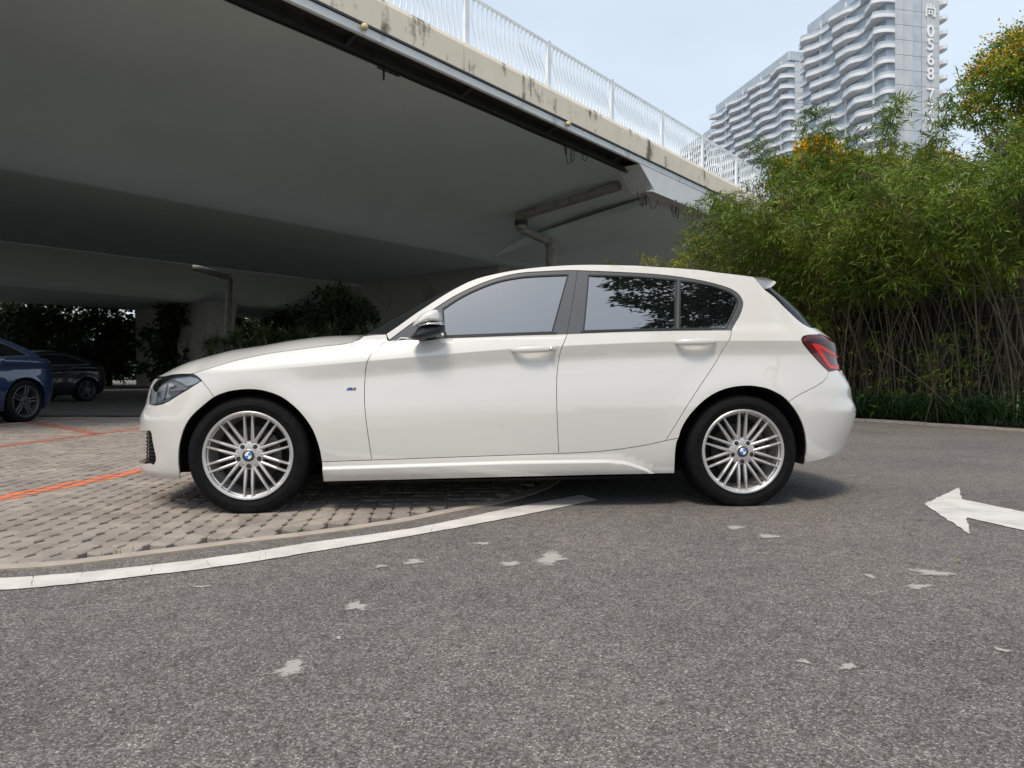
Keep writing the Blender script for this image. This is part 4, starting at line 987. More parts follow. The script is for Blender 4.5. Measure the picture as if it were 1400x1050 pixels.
# headlight: housing, reflectors, clear cover
hl_s = smooth_poly(HL, 3, True)
for sgn in (1,):
    hb_ = panel(HB, 'headlight', hl_s, M['lamp_body'], car, off=.030, thick=0, gap=.001, cell=.03)
def lamp_piece(name, pts, mat, off, parents):
    for p_ in parents:
        o = panel(HB, name, pts, mat, p_, off=off, thick=.008, gap=0, mirror=False, cell=.03)
hls = [o for o in car.children if o.name.startswith('headlight')]
lamp_piece('reflector', [(-1.83, .716), (-1.70, .724), (-1.645, .715), (-1.618, .701), (-1.648, .686), (-1.70, .675), (-1.735, .69), (-1.78, .703)], M['lamp_white'], .016, hls)
lamp_piece('light_tube', [(-1.905, .680), (-1.872, .684), (-1.862, .64), (-1.868, .602), (-1.900, .598), (-1.895, .64)], M['lamp_tube'], .015, hls)
lamp_piece('light_tube', [(-1.845, .690), (-1.79, .684), (-1.80, .671), (-1.828, .668), (-1.826, .63), (-1.80, .617), (-1.845, .607), (-1.838, .64)], M['lamp_white'], .012, hls)
lamp_piece('reflector', [(-2.00, .64), (-1.955, .642), (-1.972, .61), (-1.965, .578), (-2.008, .580)], M['lamp_tube'], .014, hls)
lamp_piece('light_strip', [(-1.81, .655), (-1.69, .664), (-1.69, .657), (-1.81, .645)], M['lamp_tube'], .012, hls)
for p_ in hls: panel(HB, 'lens', hl_s, M['clear_lens'], p_, off=.001, thick=0, gap=.002, mirror=False, cell=.02)
panel(HB, 'headlight_rim', hl_s, M['trim_black'], car, holes=[inset(densify(hl_s, .02), .0075)], off=.002, thick=.03, gap=.0005, cell=None)
# doors
fd = panel(HB, 'front_door', door_f_s+between(sill_top_s, -.6993, .3078)+mid_s[::-1]+between(belt_s, .3561, -.6129), W_, car, cell=.022, lines=CRL)
rd_ = panel(HB, 'rear_door', mid_s+between(sill_top_s, .3062, .8976)+door_r_s[::-1]+between(belt_s, 1.2764, .3561), W_, car, cell=.022, lines=CRL)
doors_f = [o for o in car.children if o.name.startswith('front_door')]; doors_r = [o for o in car.children if o.name.startswith('rear_door')]
# flank: A pillar, roof rail, C pillar and rear quarter in one pressing
frame_s = S_(c['frame_out'], 4); roof_s = S_(c['roof_edge'], 4)
cp_ = S_(c['cpillar'][:-1], 3); tl = c['tail_left']; rbs = S_(c['rb_seam'], 3)
quarter = roof_s+S_(c['spoiler_seam'], 3)[1:]+cp_[1:]+[(1.955, 1.003), (1.972, .985), (1.95, .965)]+[tl[0], tl[1], tl[2], tl[3], tl[4], tl[5], tl[6], tl[7], tl[8]]+rbs+arch_r_s[j1:j2+1][::-1]+[(.8976, .3709)]+door_r_s[::-1]+frame_s[::-1]
panel(HB, 'rear_quarter_panel', quarter, W_, car, cell=.026, lines=CRL)
# sill skirt with a kicked-out lower half
scx = np.array(c['sill_crease'])
def skirt(x, z):
    zc_ = np.interp(x, scx[:, 0], scx[:, 1]); d = zc_-z; k = np.clip(d/.022, 0, 1); k = k*k*(3-2*k)
    low = np.clip((z-.150)/.030, 0, 1); return .013*k+.004-.012*(1-low)**2*k-.006*np.clip((-d)/.03, 0, 1)
_sk = resample(smooth_poly(c['sill_crease'], 4), 140); SKL = [_sk+np.array((0, d)) for d in (.006, 0., -.006, -.012, -.018, -.024)]+[np.column_stack([np.arange(-.94, .95, .02), np.full(95, q)]) for q in (.181, .188)]
panel(HB, 'side_skirt', sill_top_s+arch_r_s[:j1+1][::-1]+S_(c['sill_bot'], 3)[::-1]+arch_f_s[i2:][::-1], W_, car, cell=.02, disp=skirt, thick=.02, lines=SKL)
# rear bumper, tailgate, lamps, rear screen
rb_poly = rbs+arch_r_s[j2:]+[(1.8362, .2463), (1.9403, .2596), (2.06, .266), (2.2, .268), (SRC-.003, .268), (SRC-.003, .66), (2.25, .67), (2.15, .735), (2.0471, .762), (1.98, .757), (1.9211, .7517)]
panel(HB, 'rear_bumper', rb_poly, W_, car, cell=.03, thick=.01)
tail_poly = smooth_poly([tl[3], tl[2], tl[1], tl[0], (2.0, .957), (2.12, .94), (2.22, .925), (2.27, .90), (2.25, .80), (2.15, .755)], 4)+[(2.0471, .762), (1.98, .757), tl[8], tl[7], tl[6], tl[5], tl[4]]
panel(HB, 'tail_light', tail_poly, M['tail_red'], car, cell=.03, thick=.03, disp=lambda x, z: .004+0*x)
tls = [o for o in car.children if o.name.startswith('tail_light')]
def taild(x, z): return .0062+0*x
for p_ in tls:
    panel(HB, 'light_band', [(1.80, .907), (1.83, .909), (1.90, .895), (2.02, .862), (2.16, .842), (2.22, .845), (2.22, .832), (2.12, .832), (2.02, .846), (1.93, .866), (1.868, .884), (1.965, .79), (2.04, .778), (2.14, .795), (2.14, .778), (2.03, .763+.002), (1.95, .772)], M['tail_bright'], p_, cell=.03, thick=.003, gap=0, disp=taild, mirror=False)
    panel(HB, 'dark_band', [(1.758, .925), (1.80, .935), (1.92, .935), (2.10, .915), (2.22, .90), (2.24, .862), (2.12, .857), (2.0, .880), (1.90, .908), (1.82, .915)], M['tail_dark'], p_, cell=.03, thick=.002, gap=0, disp=lambda x, z: .0055+0*x, mirror=False)
gate = [(1.955, 1.003), (1.972, .985), (1.955, .968), (2.0, .962), (2.12, .945), (2.23, .93), (2.285, .90), (2.265, .80), (2.17, .745), (2.26, .68), (SRC-.003, .67), (SRC-.003, 1.0), (2.2, 1.004)]
panel(HB, 'tailgate', gate, W_, car, cell=.03)
rs = cp_+[(1.955, 1.008), (2.2, 1.009), (SRC-.003, 1.006), (SRC-.003, 1.27), (2.2, 1.26), (1.75, 1.235)]
panel(HB, 'rear_window', rs, M['screen_tint'], car, cell=.035, off=.002, thick=.006)
# dark shell behind the shut lines, floor and wheel houses
inner = [(-1.82, .22), (-1.74, .20)]+arch_f_s[2:-2]+S_(c['sill_bot'], 3)[1:-1]+arch_r_s[2:-1]+[(1.95, .29), (SRC-.01, .29), (SRC-.01, .98), (1.9, .98), (1.55, 1.22), (1.3, 1.3), (.4, 1.34), (0, 1.30), (-.6, .945), (-.78, .915), (-1.36, .81), (-1.50, .70), (-1.58, .60), (-1.85, .54), (-2.25, .54), (-2.25, .47), (-1.82, .45)]
panel(HB, 'inner_shell', inner, M['cavity'], car, off=.024, thick=0, gap=.004, cell=.06)
ub = MB()
ub.add([(-1.9, -.55, .18), (1.95, -.55, .25), (1.95, .55, .25), (-1.9, .55, .18)], [(0, 1, 2, 3)])
for x0, x1 in ((-.97, .96),): ub.add([(x0, -.80, .152), (x1, -.80, .172), (x1, .80, .172), (x0, .80, .152), (x0+.05, -.66, .125), (x1-.05, -.66, .135), (x1-.05, .66, .135), (x0+.05, .66, .125)], [(4, 5, 6, 7), (0, 1, 5, 4), (1, 2, 6, 5), (2, 3, 7, 6), (3, 0, 4, 7)])
ub.box((0, 0, .19), (1.8, .3, .06)); ub.build('underbody', M['cavity'], car)
for xw in (-1.345, 1.345):
    for sgn in (1, -1):
        mb = MB(); n = 26; vs = []
        for k in range(n+1):
            a = radians(-14)+radians(208)*k/n; r = .386
            x_, z_ = xw+r*cos(a), .31+r*.94*sin(a); q_ = max(0, (XF-x_)/.66, (x_-XR)/.78); yo = float(wflat(np.array([x_]), np.array([max(z_, .2)]))[0])*(1-min(q_, .9)**2.7)**(1/2.7)-.035
            vs += [(x_, -yo*sgn, z_), (x_, -.52*sgn, z_)]
        mb.add(vs, [(2*k, 2*k+1, 2*k+3, 2*k+2) for k in range(n)]+[tuple(2*k+1 for k in range(n+1))]); mb.build('wheel_arch_liner', M['cavity'], car)
# windows
bp = S_(c['bpillar'], 5)
fo = frame_s; kq = min(range(len(fo)), key=lambda i: hypot(fo[i][0]-.4492, fo[i][1]-1.3333))
gF, gR, gQ = [S_(c['glass_f'][:7], 4)+[c['glass_f'][7]]+c['glass_f'][8:], S_(c['glass_r'][:4], 4)+c['glass_r'][4:], S_(c['glass_q'][:10], 4)+c['glass_q'][10:]]
panel(HB, 'window_frame', fo[:kq+1]+bp[1:]+between(belt_s, .3561, -.6129), M['gloss_grey'], car, holes=[gF], off=.004, thick=.012, gap=.001, cell=.04)
panel(HB, 'window_frame', fo[kq:]+between(belt_s, 1.2764, .3561)+bp[::-1][1:-1], M['gloss_grey'], car, holes=[gR, gQ], off=.004, thick=.012, gap=.001, cell=.04)
for nm, gq in (('front_window', gF), ('rear_door_window', gR), ('quarter_window', gQ)):
    panel(HB, nm, gq, M['window_tint'], car, off=.010, thick=0, gap=-.004, cell=.05)
    panel(HB, 'window_seal', gq, M['rubber_seal'], car, holes=[inset(densify(clean(gq), .02), .006)], off=.0025, thick=.008, gap=-.002, cell=None)
# belt strip
for p0_, p1_ in ((-.60, .352), (.36, 1.274)):
    bs = [q for q in belt_s if p0_ <= q[0] <= p1_]; panel(HB, 'belt_trim', bs+[(a, b+.011) for a, b in bs[::-1]], M['trim_black'], car, off=-.0015, thick=.008, gap=0, cell=None)
# hood, windscreen, roof, spoiler
hx = [-1.99, -1.95, -1.9, -1.82, -1.7, -1.55, -1.4, -1.2, -1.0, -.85, -.7, -.6]; hz = [.722, .738, .765, .8144, .8529, .8915, .9134, .9494, .9725, .9767, .979, .98]
E_ = ft+[HL[7], HL[6], HL[5], (-2.0, .722), (-2.2, .722), (-2.4, .722), (SFC+.004, .722)]
E_ = resample(E_, 70); ex, ew = HB.side(E_[:, 0], E_[:, 1]); ez = E_[:, 1]; hc = np.maximum(sm(ex, hx, hz), ez); vv = np.concatenate([-np.cos(np.linspace(0, pi/2, 13))[:-1], np.cos(np.linspace(pi/2, 0, 13))])
loft('hood', [[(x, w*v, z+.001+(h-z)*(1-abs(v)**3)) for v in vv] for x, w, z, h in zip(ex, ew-.003, ez, hc)], W_, car)
rw_ = [q for q in roof_s if q[0] < -.10]; rr_ = [q for q in roof_s if q[0] > -.13]
def strip(pts, n): q = resample(pts, n); x, w = HB.side(q[:, 0], q[:, 1]); return x, w, q[:, 1]
x, w, z = strip(rw_, 24); u = np.linspace(0, 1, 24)
loft('windscreen', [[(a-(.26-.16*t)*(1-abs(v)**2.2)-.004, b*.985*v, q-.004) for v in vv] for a, b, q, t in zip(x, w, z, u)], M['screen_tint'], car)
x, w, z = strip(rr_, 36); u = np.linspace(0, 1, 36)
loft('roof', [[(a-.10*(1-v*v)*max(0, 1-t*6)+.05*(1-v*v)*max(0, t*5-4), b*v, q+.042*(1-v*v)*min(1, .35+t*5)) for v in vv] for a, b, q, t in zip(x, w, z, u)], W_, car)
sx, sw, sz = float(x[-1]), float(w[-1]), float(z[-1])
prof_s = []
mb = MB(); rows = []
for v in vv:
    cr = 1-v*v; k = .84+.0*cr
    rows.append([(sx+.05*cr-.03, sw*v, sz+.042*cr+.002), (sx+.08+.06*cr, sw*v*.985, sz+.04*cr-.004), (1.604+.12*cr, .668*v, 1.282+.040*cr), (1.616+.122*cr, .670*v, 1.274+.038*cr), (1.607+.115*cr, .674*v, 1.262+.034*cr), (1.572+.08*cr, .688*v, 1.236+.022*cr), (1.50+.06*cr, .70*v, 1.225+.02*cr)])
n = 7
for r in rows: mb.v += r
for i in range(len(rows)-1):
    for k in range(n-1): mb.f.append((i*n+k, i*n+k+1, (i+1)*n+k+1, (i+1)*n+k)); mb.mi.append(0)
for r in (rows[0], rows[-1]): mb.add([(p[0], p[1]*1.001, p[2]) for p in r], [(0, 1, 2), (0, 2, 5), (2, 3, 4), (2, 4, 5), (0, 5, 6)])
mb.build('roof_spoiler', W_, car, auto=40)
# door handles
def handle(x0, x1, z0, z1, parents):
    ns = 14; rows = []; m = 10
    for i in range(ns+1):
        u = i/ns; x = x0+(x1-x0)*u; z = z0+(z1-z0)*u; _, w = Body(NZ, NX, TZ, TX).side(np.array([x]), np.array([z])); w = float(w[0])
        st = .004+.034*min(1, (sin(pi*u)**.55)*1.05); hh = .0065+.0125*sin(pi*min(max(u, .0), 1))**.45; th_ = .0045+.006*sin(pi*u)**.5
        rows.append([(x, -(w+st-.006+th_*cos(a)), z+hh*sin(a)) for a in np.linspace(0, 2*pi, m, endpoint=False)])
    mb = MB()
    for r in rows: mb.v += r
    for i in range(ns):
        for k in range(m): mb.f.append((i*m+k, i*m+(k+1) % m, (i+1)*m+(k+1) % m, (i+1)*m+k)); mb.mi.append(0)
    mb.f += [tuple(range(m)), tuple(ns*m+k for k in range(m))]; mb.mi += [0, 0]
    me = mb.mesh('door_handle', W_, True)
    for p_ in parents: obj('door_handle', me, p_)
handle(.046, .290, .8655, .8725, doors_f); handle(.950, 1.184, .9105, .9155, doors_r)
_, w_ = HB.side(np.array([.262]), np.array([.871])); mb = MB(); mb.lathe([(.0001, -.006), (.010, -.005), (.0125, .0), (.0125, .014)], 20, c=(.262, -float(w_[0])-.034, .8725)); mb.build('key_lock', M['chrome'], doors_f[0], True)
# side badge on the fender: slanted stripes and a letter
def flat_piece(name, x0, x1, z0, z1, slant, mat, root):
    pts = [(x0, z0), (x1, z0), (x1+slant, z1), (x0+slant, z1)]; panel(HB, name, pts, mat, root, off=-.0022, thick=.002, gap=0, cell=None, mirror=False)
ff = [o for o in car.children if o.name.startswith('front_fender')][0]
for i, m_ in enumerate(('logo_blue', 'logo_navy', 'logo_violet')): flat_piece('badge_stripe', -.832+i*.008, -.825+i*.008, .650, .664, .008, M[m_], ff)
for a_, b_2, sl in ((-.808, -.803, .004), (-.801, -.797, -.004), (-.797, -.793, .004), (-.790, -.784, 0.003)): flat_piece('badge_letter', a_, b_2, .650, .664, sl, M['trim_black'], ff)
panel(HB, 'scratch', [(-.028, .4672), (0, .4648), (.024, .4668), (.0, .4662)], M['scratch'], doors_f[0], off=-.0008, thick=0, gap=0, cell=None, mirror=False)
# mirrors
def pillow(name, pts, wc, d_out, d_in, mat, root, sgn):
    po = np.array(smooth_poly(pts, 4, True)); cc = po.mean(0); n = len(po); mb = MB(); rows = []
    for d, rs_ in ((-d_out, np.linspace(.12, 1, 8)), (d_in, np.linspace(.97, .12, 6))):
        for r in rs_:
            q = cc+(po-cc)*r; h = (1-r**2.6)**.5 if r < 1 else 0; rows.append([(float(a)-.10*0, -(wc-d*h)*sgn, float(b)) for a, b in q])
    for r in rows: mb.v += r
    for i in range(len(rows)-1):
        for k in range(n): mb.f.append((i*n+k, i*n+(k+1) % n, (i+1)*n+(k+1) % n, (i+1)*n+k)); mb.mi.append(0)
    mb.f += [tuple(range(n)), tuple((len(rows)-1)*n+k for k in range(n))]; mb.mi += [0, 0]
    return mb.build(name, mat, root, True)
for sgn in (1, -1):
    cap_ = [(-.4735, .985), (-.4636, 1.0198), (-.4175, 1.0626), (-.3636, 1.0762), (-.3367, 1.067), (-.3235, 1.016), (-.372, 1.010), (-.435, .995)]
    pc = pillow('mirror_cap', [(-.4735, .985), (-.4636, 1.0198), (-.4175, 1.0626), (-.3636, 1.0762), (-.3367, 1.067), (-.3235, 1.016), (-.372, 1.010), (-.435, .995)], .925, .07, .004, W_, car, sgn)
    pillow('mirror_housing', cap_, .919, .003, .06, M['trim_black'], pc, sgn)
    pillow('mirror_indicator', [(-.447, .996), (-.40, 1.008), (-.322, 1.013), (-.318, .993), (-.40, .990), (-.44, .984)], .925, .066, .05, M['chrome'], pc, sgn)
    pillow('mirror_base', [(-.4904, .9231), (-.470, .955), (-.444, .988), (-.40, .993), (-.317, .997), (-.3125, .9742), (-.325, .951), (-.394, .927), (-.4406, .9145)], .915, .055, .07, M['trim_black'], pc, sgn)
    mb = MB(); mb.tube([(-.43, -.78*sgn, .945), (-.425, -.90*sgn, .95)], [.035, .03], 10); mb.build('mirror_stalk', M['trim_black'], pc)
# wheels
wh = make_wheel(.317, .2355, .225, 'twin', (M['alloy'], M['alloy_dark'], M['tyre']))
for i, (xw, sgn) in enumerate(((-1.345, 1), (1.345, 1), (-1.345, -1), (1.345, -1))):
    o = wh if i == 0 else copy_tree(wh); o.parent = car; o.location = (xw, -.846*sgn, .305); o.rotation_euler = (0, 0, 0 if sgn > 0 else pi)
# ================================================================== CARS IN THE SHADE
def saloon(name, loc, rz, paint, label, cat, mirror_all=True):
    root = empty(name, loc, rz); tag(root, label, cat)
    B = Body([.1, .2, .45, .62, .72, .8, 1.2], [-2.04, -2.08, -2.12, -2.10, -2.05, -1.98, -1.95], [.1, .3, .55, .7, .85, .95, 1.02, 1.5], [2.1, 2.16, 2.22, 2.23, 2.19, 2.16, 2.05, 1.95], 1.06)
    def arch(xc): return [(xc+.375*cos(a), max(.19, .325+.375*sin(a))) for a in np.linspace(radians(202), radians(-22), 22)]
    belt = [(-.72, .93), (-.3, .945), (.4, .97), (1.0, .985), (1.5, 1.0), (1.75, 1.005), (2.05, 1.0), (2.3, .985)]
    low = [(SFC+.003, .22), (-1.8, .19)]+arch(-1.345)+arch(1.345)+[(1.85, .23), (SRC-.003, .27), (SRC-.003, .985)]+belt[::-1]+[(-.95, .905), (-1.25, .86), (-1.5, .80), (-1.75, .74), (-2.1, .70), (SFC+.003, .69)]
    panel(B, 'body', low, paint, root, gap=0, cell=.05, thick=.03)
    roof = smooth_poly([(-.70, .945), (-.45, 1.10), (-.15, 1.26), (.05, 1.325), (.3, 1.365), (.6, 1.37), (.85, 1.345), (1.15, 1.26), (1.45, 1.14), (1.75, 1.02)], 4)
    win = smooth_poly([(-.50, .985), (-.28, 1.13), (-.05, 1.235), (.2, 1.29), (.55, 1.30), (.85, 1.27), (1.1, 1.20), (1.32, 1.10), (1.45, 1.035)], 4)+[(1.0, 1.005), (.4, .99), (-.1, .965)]
    panel(B, 'pillar_frame', roof+[q for q in belt[::-1] if q[0] <= 1.5], paint, root, holes=[win], gap=0, cell=.05)
    panel(B, 'side_window', win, M['screen_tint'], root, off=.008, thick=0, gap=-.004, cell=.08)
    panel(B, 'inner_shell', [(-1.9, .25)]+arch(-1.345)+arch(1.345)+[(1.9, .3), (1.9, .95), (-.7, .9), (-1.5, .75), (-1.9, .7)], M['cavity'], root, off=.03, thick=0, gap=.01, cell=.1)
    vv = np.linspace(-1, 1, 15)
    def st(P, n): q = resample(P, n); x, w = B.side(q[:, 0], q[:, 1]); return x, w, q[:, 1]
    hood = [(-.72, .93), (-.95, .905), (-1.25, .86), (-1.5, .80), (-1.75, .74), (-2.1, .70), (-2.4, .69), (SFC+.004, .69)]
    x, w, z = st(hood, 30); loft('hood', [[(a, b*v, q+.06*(1-v*v)*min(1, (a+2.15)*3)) for v in vv] for a, b, q in zip(x, w, z)], paint, root)
    sc_ = [q for q in roof if q[0] < .06]; x, w, z = st(sc_, 14); loft('windscreen', [[(a-.2*(1-v*v), b*v, q) for v in vv] for a, b, q in zip(x, w, z)], M['screen_tint'], root)
    rf = [q for q in roof if 0 <= q[0] < .95]; x, w, z = st(rf, 14); loft('roof', [[(a, b*v, q+.04*(1-v*v)) for v in vv] for a, b, q in zip(x, w, z)], paint, root)
    rg = [q for q in roof if q[0] >= .9]; x, w, z = st(rg, 14); loft('rear_window', [[(a+.14*(1-v*v), b*v, q+.03*(1-v*v)) for v in vv] for a, b, q in zip(x, w, z)], M['screen_tint'], root)
    bt = [(1.5, 1.0), (1.75, 1.005), (2.05, 1.0), (2.3, .985), (SRC-.004, .985)]; x, w, z = st(bt, 16)
    loft('boot_lid', [[(a, b*v, q+.03*(1-v*v)) for v in vv] for a, b, q in zip(x, w, z)], paint, root)
    panel(B, 'tail_light', [(1.92, .93), (2.1, .94), (2.45, .93), (2.45, .84), (2.2, .82), (1.98, .86)], M['tail_red'], root, off=-.003, thick=.01, gap=0, cell=.06)
    panel(B, 'headlight', [(-1.75, .70), (-2.05, .68), (-2.2, .62), (-2.05, .60), (-1.85, .63)], M['lamp_white'], root, off=-.003, thick=.01, gap=0, cell=.06)
    panel(B, 'window_trim', win, M['chrome'], root, holes=[inset(densify(clean(win), .03), .010)], off=.001, thick=.006, gap=-.004, cell=None)
    mb = MB(); mb.add([(-1.95, -.72, .2), (2.0, -.72, .22), (2.0, .72, .22), (-1.95, .72, .2)], [(0, 1, 2, 3)]); mb.build('underbody', M['cavity'], root)
    for xw in (-1.426, 1.426):
        for sgn in (1, -1):
            mb = MB(); n = 16; vs = []
            for k in range(n+1):
                a = radians(-20)+radians(220)*k/n; vs += [(xw+.40*cos(a), -.85*sgn, .325+.39*sin(a)), (xw+.40*cos(a), -.5*sgn, .325+.39*sin(a))]
            mb.add(vs, [(2*k, 2*k+1, 2*k+3, 2*k+2) for k in range(n)]+[tuple(2*k+1 for k in range(n+1))]); mb.build('wheel_arch_liner', M['cavity'], root)
            o = copy_tree(wheel5); o.parent = root; o.location = (xw, -.862*sgn, .322); o.rotation_euler = (0, .35, 0 if sgn > 0 else pi)
    pillow('mirror', [(-.56, .96), (-.54, 1.02), (-.45, 1.05), (-.37, 1.03), (-.37, .97), (-.45, .945)], .95, .07, .07, paint, root, 1)
    return root
wheel5 = make_wheel(.333, .250, .235, 'five', (M['alloy_dark'], M['alloy_dark'], M['tyre']))
M['car_blue'] = carpaint('car_blue', (.003, .020, .085), 1, .3, .3)
M['car_black'] = carpaint('car_black', (.004, .005, .009), .4, .3, .2)
# hub of the rear wheel of the blue car stands at (-7.55, 11.4)
def place(px, py, hubx, huby, a): return (px-(hubx*cos(a)-huby*sin(a)), py-(hubx*sin(a)+huby*cos(a)), 0)
a1 = radians(80); saloon('parked_car', place(-7.58, 11.4, 1.426, -.862, a1), a1, M['car_blue'], 'blue car cut off at the left edge, its tail towards the white hatchback', 'car')
a2 = radians(70); saloon('parked_car', place(-11.85, 20.4, 1.426, -.862, a2), a2, M['car_black'], 'near-black low saloon parked behind the blue car under the bridge', 'car')
for ch in list(wheel5.children): bpy.data.objects.remove(ch)
bpy.data.objects.remove(wheel5)
# ================================================================== PLANTS
def leaf_mesh(name, base, dirv, nrm, length, width, mats, mi=None, bend=.15):
    "many leaves: pointed four-corner blades, all arrays are numpy"
    n = len(base); d = dirv/np.maximum(np.linalg.norm(dirv, axis=1), 1e-9)[:, None]
    s = np.cross(d, nrm); s /= np.maximum(np.linalg.norm(s, axis=1), 1e-9)[:, None]; up = np.cross(s, d)
    L_ = length[:, None]; W = width[:, None]*.5
    v = np.empty((n, 4, 3)); v[:, 0] = base; v[:, 1] = base+d*L_*.42+s*W+up*L_*bend*.4; v[:, 2] = base+d*L_; v[:, 3] = base+d*L_*.42-s*W+up*L_*bend*.4
    me = bpy.data.meshes.new(name); me.vertices.add(n*4); me.vertices.foreach_set('co', v.ravel())
    me.loops.add(n*4); me.loops.foreach_set('vertex_index', np.arange(n*4, dtype=np.int32)); me.polygons.add(n)
    me.polygons.foreach_set('loop_start', np.arange(0, n*4, 4, dtype=np.int32)); me.polygons.foreach_set('loop_total', np.full(n, 4, dtype=np.int32))
    for m in mats: me.materials.append(m)
    if mi is not None: me.polygons.foreach_set('material_index', mi.astype(np.int32))
    me.update(calc_edges=True); me.validate(); return me
R = np.random.RandomState(11)
def unit(n): q = R.normal(size=(n, 3)); return q/np.linalg.norm(q, axis=1)[:, None]
def culm_path(b, h, lean, az, bow, n=9):
    o = []
    for k in range(n+1):
        u = k/n; r = lean*u+bow*u**2.6; o.append((b[0]+cos(az)*r*h, b[1]+sin(az)*r*h, h*(u-.18*bow*u**3)))
    return o
def bamboo(x, y, ncul, h0, h1, label, leaves, dry=.12, spread=.45, low=.42, name='bamboo_clump', ls=1.0, deep=False, face=None, bow=.5):
    root = empty(name, (x, y, 0)); tag(root, label, 'bamboo', 'bamboo clumps of the hedge'); B_, D_, Nn, Ln, Wd, Mi = [], [], [], [], [], []
    for c_ in range(ncul):
        b = (R.normal()*spread*.6, R.normal()*spread*.6); h = R.uniform(h0, h1); az = R.uniform(0, 2*pi) if face is None else face+R.normal()*1.0; P = culm_path(b, h, R.uniform(.0, .22), az, R.uniform(.05, bow))
        mb = MB(); r0 = R.uniform(.007, .013); mb.tube(P, [r0*(1-.75*k/9) for k in range(10)], 5); mb.build('culm', M['culm'], root, True)
        P = np.array(P); nb = int(leaves/ncul/9)
        u = low+(1-low)*R.uniform(0, 1, nb)**.8; idx = u*9; k = np.minimum(idx.astype(int), 8); f = (idx-k)[:, None]
        base = P[k]*(1-f)+P[k+1]*f; a = R.uniform(0, 2*pi, nb); bl = R.uniform(.18, .62, nb)*(1.15-.5*u)
        bd = np.stack([np.cos(a), np.sin(a), R.uniform(-.35, .55, nb)], 1)
        dead = (R.uniform(size=nb) < dry*(1.5-u))
        for j in range(9):
            t = (j+R.uniform(0, 1, nb))/9; p = base+bd*(bl*t)[:, None]; p[:, 2] -= bl*t*t*.35
            dd = bd*.7+unit(nb)*.75; dd[:, 2] -= .42
            B_.append(p); D_.append(dd); Nn.append(unit(nb)+np.array((0, 0, 1.1))); Ln.append(R.uniform(.08, .17, nb)*ls); Wd.append(R.uniform(.011, .021, nb)*ls**1.6); Mi.append(dead.astype(int))
    if face is not None:
        for k in range(3):      # dead canes slumped across the clump
            a = R.uniform(0, 2*pi); l = R.uniform(1.8, 3.2); t = R.uniform(.35, .9); b = (R.normal()*.4, R.normal()*.25)
            mb = MB(); mb.tube([(b[0]+cos(a)*sin(t)*l*u, b[1]+sin(a)*sin(t)*l*u*.5, cos(t)*l*u-.25*u*u) for u in np.linspace(0, 1, 6)], [.009, .008, .008, .007, .006, .004], 5); mb.build('dead_cane', M['culm'], root, True)
    o = obj('foliage', leaf_mesh('foliage', np.concatenate(B_), np.concatenate(D_), np.concatenate(Nn), np.concatenate(Ln), np.concatenate(Wd), [M['bamboo_shaded'] if deep is True else (M['bamboo_lit'] if deep == 'bright' else M['bamboo_leaf']), M['bamboo_dry']], np.concatenate(Mi)), root); tag(o, kind='stuff')
    return root
HD = np.array((-.46, .886)); H0 = np.array((5.5, 11.7)); HN = np.array((.886, .46))      # hedge line and its back side
def hp(s, d): return H0+HD*s+HN*d
spots = [  # along, back, culms, h0, h1, leaves, words
    (-2.7, .8, 16, 3.2, 4.1, 6000, 'leafy bamboo clump cut by the right edge of the picture, front row'),
    (-1.75, .75, 17, 3.1, 4.0, 5600, 'front-row bamboo clump below the right-hand trees, its bare stems leaning'),
    (-.85, .8, 17, 3.1, 4.0, 5600, 'front-row bamboo clump under the lettered tower with pale bare stems'),
    (.05, .75, 17, 3.0, 4.0, 5800, 'bamboo clump just right of the hatchback tail lamp'),
    (.95, .8, 16, 3.0, 4.0, 6200, 'bamboo clump rising behind the hatchback tail lamp'),
    (1.85, .9, 15, 3.4, 4.6, 7000, 'brown-tinged bamboo clump behind the hatchback rear screen'),
    (2.8, .9, 14, 3.8, 5.2, 7600, 'bamboo clump behind the hatchback roof spoiler'),
    (3.6, 1.0, 14, 3.5, 4.6, 7600, 'bamboo clump second from the bridge, above the hatchback roof'),
    (4.8, .9, 13, 2.8, 3.6, 7000, 'yellow-green bamboo clump nearest the bridge, above the hatchback roof'),
    (-1.2, 2.1, 12, 3.9, 4.7, 6500, 'back-row bamboo clump below the right-hand green tree'),
    (.2, 2.2, 12, 3.9, 4.8, 6500, 'back-row bamboo clump below the vertical lettering'),
    (1.6, 2.2, 12, 3.9, 4.9, 6500, 'back-row bamboo clump under the yellow-flowered bush'),
    (3.1, 2.2, 12, 4.4, 5.6, 6800, 'back-row bamboo clump under the pale farther tower'),
    (4.5, 2.3, 13, 3.9, 4.9, 7000, 'back-row bamboo clump hiding the end of the bridge'),
    (.9, 3.6, 10, 4.2, 5.2, 6000, 'rearmost bamboo clump behind the tall stems'), (2.8, 3.6, 10, 4.2, 5.2, 6000, 'rearmost bamboo clump under the gap between the towers'), (4.8, 3.5, 10, 3.8, 4.8, 6000, 'rearmost bamboo clump beside the bridge railing'),
]
